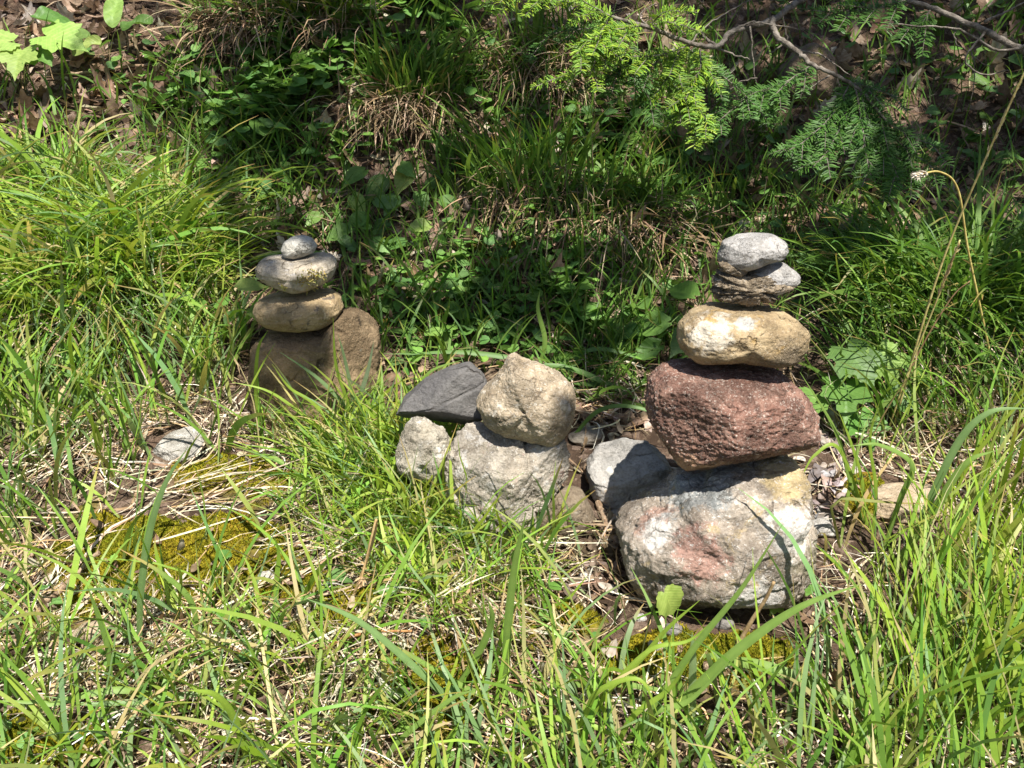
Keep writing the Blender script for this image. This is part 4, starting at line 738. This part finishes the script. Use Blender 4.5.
# ------------------------------------------------------------------ fir tree: visible boughs, trunk and the crown that shades the bank
TR = np.array([2.35, 2.35]); tz = float(gz(TR[0], TR[1])); tree = empty('fir_tree', (*TR, tz), 'fir tree at the right, its lower bough hanging into the top right of the picture', 'tree')
TL = np.array(tree.location)
a = Acc(); tube(a, np.array([[2.35, 2.35, tz-.1], [2.34, 2.35, tz+.6], [2.3, 2.33, 2.2], [2.28, 2.3, 4.2], [2.27, 2.3, 7.5]]), np.array([.20, .16, .14, .11, .03]), 0, n=14); a.build('trunk', M_TRUNK, tree, TL)
NG = np.array([[.075, .17, .03], [.09, .19, .035], [.06, .14, .03]]); NB = np.array([[.30, .42, .04], [.22, .36, .04], [.15, .28, .04]])
def needles(acc, C, pal, Ln=.026, sp_=.0012, w=.0022, flat=1.):
    seg = np.linalg.norm(np.diff(C, axis=0), axis=1); cu = np.concatenate([[0], np.cumsum(seg)]); n = max(int(cu[-1]/sp_), 4)
    s = np.sort(rng.random(n))*cu[-1]; P = np.stack([np.interp(s, cu, C[:, k]) for k in range(3)], -1); T = np.stack([np.interp(s, cu, np.gradient(C[:, k])) for k in range(3)], -1); T /= np.linalg.norm(T, axis=1)[:, None]+1e-9
    up = np.array([0, -.25, .97]); S = np.cross(T, up); S /= np.linalg.norm(S, axis=1)[:, None]+1e-9; U = np.cross(S, T)
    sg = np.where(rng.random(n) < .5, -1, 1)[:, None]; D = T*rng.uniform(.15, .5, (n, 1))+S*sg*rng.uniform(.7, 1.0, (n, 1))+U*rng.uniform(-.25, .75, (n, 1))*flat
    D /= np.linalg.norm(D, axis=1)[:, None]; L = Ln*rng.uniform(.7, 1.15, n)*(1-.35*(s/cu[-1])**3); W = np.cross(D, U); W /= np.linalg.norm(W, axis=1)[:, None]+1e-9
    L = L[:, None]; droop = np.array([0, 0, -.1]); ww = w*.5
    V = np.stack([P-W*ww*.6, P+W*ww*.6, P+D*L*.55-W*ww, P+D*L*.55+W*ww, P+D*L*.92+droop*L-W*ww*.8, P+D*L*.92+droop*L+W*ww*.8, P+D*L+droop*L], 1)
    b = np.arange(n)[:, None]*7; q = np.concatenate([b+np.array([[0, 1, 3, 2]]), b+np.array([[2, 3, 5, 4]])]); t = b+np.array([[4, 5, 6]])
    acc.add(V.reshape(-1, 3), q, t, np.repeat(pick(pal, n, .15)[:, None], 7, 1).reshape(-1, 3))
HEROTIPS = []
def twig(wood, ned, px, y0, y1, pal, side=4, sl=.075, r=.0022):
    C = cr(path(px, y0, y1), 8); tube(wood, C, r, r*.5, (1, 1, 1), 5); needles(ned, C, pal); HEROTIPS.extend(C[::4])
    n = len(C)
    for k in range(side):
        i = int(n*(.15+.7*k/max(side-1, 1))); T = C[min(i+2, n-1)]-C[max(i-2, 0)]; T /= np.linalg.norm(T)
        sd = np.cross(T, [0, -.35, .94]); sg = 1 if k % 2 else -1; D = T*.75+sd*sg*.7+np.array([0, 0, -.12]); D /= np.linalg.norm(D)
        ln = sl*(1-.45*k/max(side, 1))*random.uniform(.8, 1.2); Q = C[i]+D*ln*np.linspace(0, 1, 7)[:, None]+np.array([0, 0, -.12*ln])*np.linspace(0, 1, 7)[:, None]**2
        tube(wood, Q, r*.6, r*.35, (1, 1, 1), 4); needles(ned, Q, pal, .024)
def bough(px, y0, y1, r0, r1, twigs, bare=(), root3=None):
    C = path(px, y0, y1)
    if root3 is not None: C = np.vstack([root3, C])
    C = cr(C, 8); C[1:-1] += .0012*rng.normal(size=C[1:-1].shape); w = Acc(); tube(w, C, r0, r1, (1, 1, 1), 8); ned = Acc()
    for t_ in bare:
        B = cr(path(t_[0], t_[1], t_[2]), 6); B[1:] += .0012*rng.normal(size=B[1:].shape); tube(w, B, t_[3], t_[3]*.35, (1, 1, 1), 5)
    for t_ in twigs:
        twig(w, ned, *t_[:-1], **t_[-1])
        if t_[3] is NG and rng.random() < .6: continue
        jx, jy = rng.normal(0, 9, 2); pp = t_[0]; tw2 = [(a+jx*i/(len(pp)-1)*1.6, b+jy*i/(len(pp)-1)*1.6+4*i) for i, (a, b) in enumerate(pp)]; twig(w, ned, tw2, t_[1]+.02, t_[2]+rng.uniform(-.06, .1), t_[3], **t_[4])
    o = w.build('branch', M_BARK, tree, TL)
    if ned.V:
        n_ = ned.build('needles', M_NEEDLE, None, TL); n_.parent = o; n_.location = (0, 0, 0)
ya = 2.15
bough([(905, -70), (850, -30), (800, 0), (772, 20), (735, 30), (716, 46), (690, 43), (650, 28), (612, 17)], ya+.1, ya-.1, .010, .004, [
    ([(690, 45), (660, 55), (615, 58), (580, 70)], ya-.05, ya-.12, NB, dict(side=6)), ([(680, 52), (672, 80), (695, 105), (714, 131)], ya-.05, ya-.15, NB, dict(side=6)),
    ([(640, 25), (600, 28), (560, 32), (535, 46)], ya-.05, ya, NG, dict(side=5)), ([(612, 17), (590, 5), (566, -8), (540, -12)], ya-.1, ya-.1, NB, dict(side=4)), ([(662, 58), (640, 78), (650, 100), (662, 116)], ya-.08, ya-.1, NG, dict(side=5)),
    ([(650, 25), (665, 12), (690, 12)], ya-.1, ya-.15, NB, dict(side=3, sl=.05)), ([(560, -5), (520, -2), (488, 4)], ya-.1, ya-.1, NB, dict(side=4)), ([(640, 26), (615, 30), (590, 40), (575, 56)], ya-.1, ya-.16, NB, dict(side=5)),
    ([(690, 50), (715, 70), (745, 95), (768, 122)], ya-.03, ya-.1, NG, dict(side=5)), ([(640, 50), (620, 72), (590, 90)], ya-.05, ya-.1, NG, dict(side=4)), ([(700, 50), (700, 70), (690, 90), (685, 100)], ya-.06, ya-.13, NB, dict(side=4)), ([(610, 18), (600, 35), (606, 50)], ya-.1, ya-.16, NB, dict(side=3))],
    [([(716, 46), (705, 38), (700, 30)], ya-.02, ya, .005), ([(716, 47), (735, 55), (750, 60)], ya, ya-.02, .003), ([(735, 30), (752, 22), (768, 24), (800, 30)], ya, ya, .003), ([(750, 26), (753, 60), (757, 90)], ya, ya, .0025), ([(757, 78), (740, 82), (730, 90)], ya, ya, .002), ([(690, 43), (712, 22), (740, 5), (760, -5)], ya, ya+.05, .0025), ([(650, 28), (640, 15), (655, 3)], ya-.05, ya, .002)],
    np.array([[2.3, 2.33, 2.0], [1.6, 2.3, 1.5]]))
bough([(772, 18), (776, 35), (795, 50), (812, 65), (836, 75), (862, 92), (890, 125)], ya+.02, ya-.15, .008, .0025, [
    ([(850, 84), (832, 115), (806, 140), (786, 152)], ya-.1, ya-.18, NG, dict(side=6)), ([(852, 88), (842, 122), (828, 150), (812, 168)], ya-.1, ya-.2, NG, dict(side=6)), ([(856, 90), (862, 125), (866, 155), (872, 180)], ya-.12, ya-.22, NG, dict(side=6)),
    ([(862, 92), (885, 120), (915, 138), (945, 150)], ya-.12, ya-.18, NG, dict(side=6)), ([(870, 100), (892, 135), (915, 155), (940, 172)], ya-.12, ya-.2, NG, dict(side=6)), ([(860, 92), (872, 130), (890, 160), (900, 182)], ya-.12, ya-.22, NG, dict(side=6)),
    ([(812, 65), (790, 80), (775, 95)], ya-.03, ya-.08, NG, dict(side=3)), ([(770, 88), (750, 95), (738, 104)], ya-.03, ya-.08, NG, dict(side=3)), ([(846, 82), (870, 88), (900, 98)], ya-.1, ya-.12, NG, dict(side=4))],
    [([(795, 50), (822, 56), (850, 75)], ya, ya-.02, .003), ([(812, 66), (780, 88), (735, 92)], ya, ya, .0025), ([(830, 75), (800, 95), (775, 112)], ya, ya, .002), ([(782, 45), (770, 52), (768, 45)], ya, ya, .002), ([(790, 48), (785, 30), (782, 5)], ya, ya, .003), ([(836, 75), (842, 92), (848, 105)], ya-.08, ya-.1, .003)])
bough([(1080, 62), (1020, 48), (975, 26), (930, 8), (890, -6), (850, -20)], ya-.1, ya+.1, .011, .004, [([(905, 0), (880, 8), (850, 6)], ya, ya-.02, NG, dict(side=4)), ([(860, 5), (835, 12), (810, 10)], ya, ya, NG, dict(side=4)), ([(930, 10), (920, 25), (905, 30)], ya, ya, NG, dict(side=3))],
    [([(1040, 42), (1000, 50), (960, 30), (920, 26), (872, 22)], ya-.08, ya, .004), ([(985, 32), (965, 60), (985, 75), (1010, 70)], ya-.05, ya-.05, .003), ([(985, 22), (1005, 12), (1035, -2)], ya-.05, ya, .004), ([(955, 30), (958, 45), (990, 68)], ya, ya-.02, .002), ([(930, 26), (912, 35), (900, 32)], ya, ya, .0018), ([(970, 48), (975, 70), (970, 105)], ya, ya, .002)],
    np.array([[2.3, 2.33, 1.45], [1.75, 2.15, 1.05]]))

# crown: sprays along limbs overhead, out of the picture, between the sun and the shady bank
SHADE = [(520, 150, 330, 190, 1.0), (860, 120, 290, 190, 1.0), (900, 60, 250, 120, 1.), (300, 160, 100, 130, .7), (320, 345, 75, 70, .5), (960, 310, 130, 90, .85), (90, 50, 140, 55, .45), (640, 330, 100, 45, .8), (595, 400, 34, 34, .8), (1150, 250, 120, 200, 1.0), (300, 20, 140, 60, .6), (820, 330, 60, 50, .7)]
LIT = [(35, 45, 70, 35), (110, 40, 60, 45), (30, 85, 60, 25), (60, 190, 120, 110), (650, 60, 60, 60), (130, 330, 110, 90), (740, 340, 70, 110), (520, 400, 45, 40), (450, 440, 60, 50), (345, 80, 22, 18), (850, 215, 80, 20), (420, 280, 25, 16), (640, 180, 30, 20), (600, 300, 30, 16), (140, 60, 70, 30), (370, 15, 40, 25), (335, 330, 14, 14), (310, 380, 18, 16), (860, 345, 30, 25), (470, 60, 22, 16)]
LIT += [(random.uniform(200, 1024), random.uniform(0, 420), (r_ := random.uniform(12, 36)), r_*random.uniform(.6, 1)) for _ in range(80)]+[(random.uniform(330, 680), random.uniform(40, 330), (r_ := random.uniform(18, 38)), r_*.6) for _ in range(16)]+[(random.uniform(180, 380), random.uniform(30, 250), (r_ := random.uniform(18, 34)), r_*.6) for _ in range(9)]+[(random.uniform(0, 220), random.uniform(0, 110), 30, 16) for _ in range(8)]
def shade_targets(n):
    X, Y = in_rect(-250, -150, 1400, 470, n); p = np.zeros(n)
    for a_, b_, rx, ry, s in SHADE: p = np.maximum(p, s*(((X-a_)/rx)**2+((Y-b_)/ry)**2 < 1))
    for a_, b_, rx, ry in LIT: p = np.where(((X-a_)/rx)**2+((Y-b_)/ry)**2 < 1, p*.04, p)
    k = rng.random(n) < p; return hit(X[k], Y[k])
T_ = shade_targets(6800)
lc = [at(x, y, YL-.03) for x, y in [(280, 370), (270, 300), (320, 365), (290, 400), (262, 390)]]+[at(x, y, YM-.02) for x, y in [(568, 385), (572, 410), (565, 400)]]
T_ = np.vstack([T_, np.array(lc)]); N = len(T_)
tt = np.where(np.arange(N) >= N-len(lc), rng.uniform(2.3, 2.9, N), rng.uniform(2.2, 4.2, N)); Cc = T_+tt[:, None]*SUN
HT = np.array(HEROTIPS); HT = HT[project(HT)[0] < 760]
rel = Cc[:, None]-HT[None]; al = rel@SUN; dist = np.linalg.norm(rel-al[..., None]*SUN, axis=2); keep = dist.min(1) > .13
rp = [at(x, y, YR) for x, y in [(750, 250), (740, 330), (730, 420), (715, 540), (690, 470), (790, 430), (640, 560)]]+[at(x, y, YM) for x, y in [(520, 395), (480, 470), (500, 380)]]+[at(x, y, 1.75) for x, y in [(1000, 130), (985, 160), (965, 205), (945, 255), (930, 300), (915, 350), (960, 240), (935, 178), (980, 300)]]+[at(x, y, YB) for x, y in [(650, 455), (630, 470)]]
rel = Cc[:, None]-np.array(rp)[None]; al = rel@SUN; dist = np.linalg.norm(rel-al[..., None]*SUN, axis=2); keep &= dist.min(1) > .09
px_, py_, pz_ = project(Cc); keep &= (py_ < -40) | (pz_ < 0)
Cc = Cc[keep]; cr_ = Acc(); lw = Acc()
for c in Cc:
    az = math.atan2(c[1]-TR[1], c[0]-TR[0])+random.gauss(0, .5); L = random.uniform(.07, .12)
    for da in (-.7, 0, .7):
        D = np.array([math.cos(az+da), math.sin(az+da), -.25+.2*random.random()]); Q = c-D*L*.4+D*L*(1 if da == 0 else .8)*np.linspace(0, 1, 3)[:, None]
        tube(cr_, Q, .003, .0015, (.2, .15, .1), 3); needles(cr_, Q, NG, .030, .0040, .0065)
print('SPRAYS', len(Cc), cr_.n)
cr_.build('crown', M_NEEDLE, tree, TL)
for k in range(26):                       # limbs that carry the sprays
    c = Cc[rng.integers(len(Cc))]; z0 = min(max(c[2]+random.uniform(-.2, .7), 1.8), 6.5); A = np.array([2.28, 2.3, z0]); mid = (A+c)/2+[0, 0, .12]; tube(lw, cr([A, mid, c], 8), .016, .005, (1, 1, 1), 6)
lw.build('limbs', M_BARK, tree, TL)

# ------------------------------------------------------------------ light, sky, camera
w = bpy.data.worlds.new('World'); scene.world = w; w.use_nodes = True; nt = w.node_tree; bg = nt.nodes['Background']; sk = nt.nodes.new('ShaderNodeTexSky'); sk.sky_type = 'NISHITA'; sk.sun_disc = False
el = math.asin(SUN[2]); sk.sun_elevation = el; sk.sun_rotation = math.atan2(SUN[0], SUN[1]); nt.links.new(sk.outputs[0], bg.inputs[0]); bg.inputs[1].default_value = .06
su = bpy.data.lights.new('sun', 'SUN'); su.energy = 5.0; su.angle = R(.53); su.color = (1, .95, .87); so = bpy.data.objects.new('sun', su); COL.objects.link(so)
so.rotation_euler = Vector(SUN).to_track_quat('Z', 'Y').to_euler(); so.location = (2, -2, 6)
cam = bpy.data.cameras.new('camera'); co = bpy.data.objects.new('camera', cam); COL.objects.link(co); co.location = CAM; co.rotation_euler = (math.pi/2-PITCH, 0, 0)
cam.sensor_width = 36; cam.lens = F*36/1024; cam.clip_start = .02; cam.clip_end = 500; scene.camera = co
vs = scene.view_settings; vs.view_transform = 'Standard'; vs.look = 'None'; vs.exposure = 1.03; vs.gamma = 1; vs.use_curve_mapping = False
scene.cycles.max_bounces = 8; scene.cycles.diffuse_bounces = 4; scene.cycles.transparent_max_bounces = 8; scene.cycles.use_denoising = True
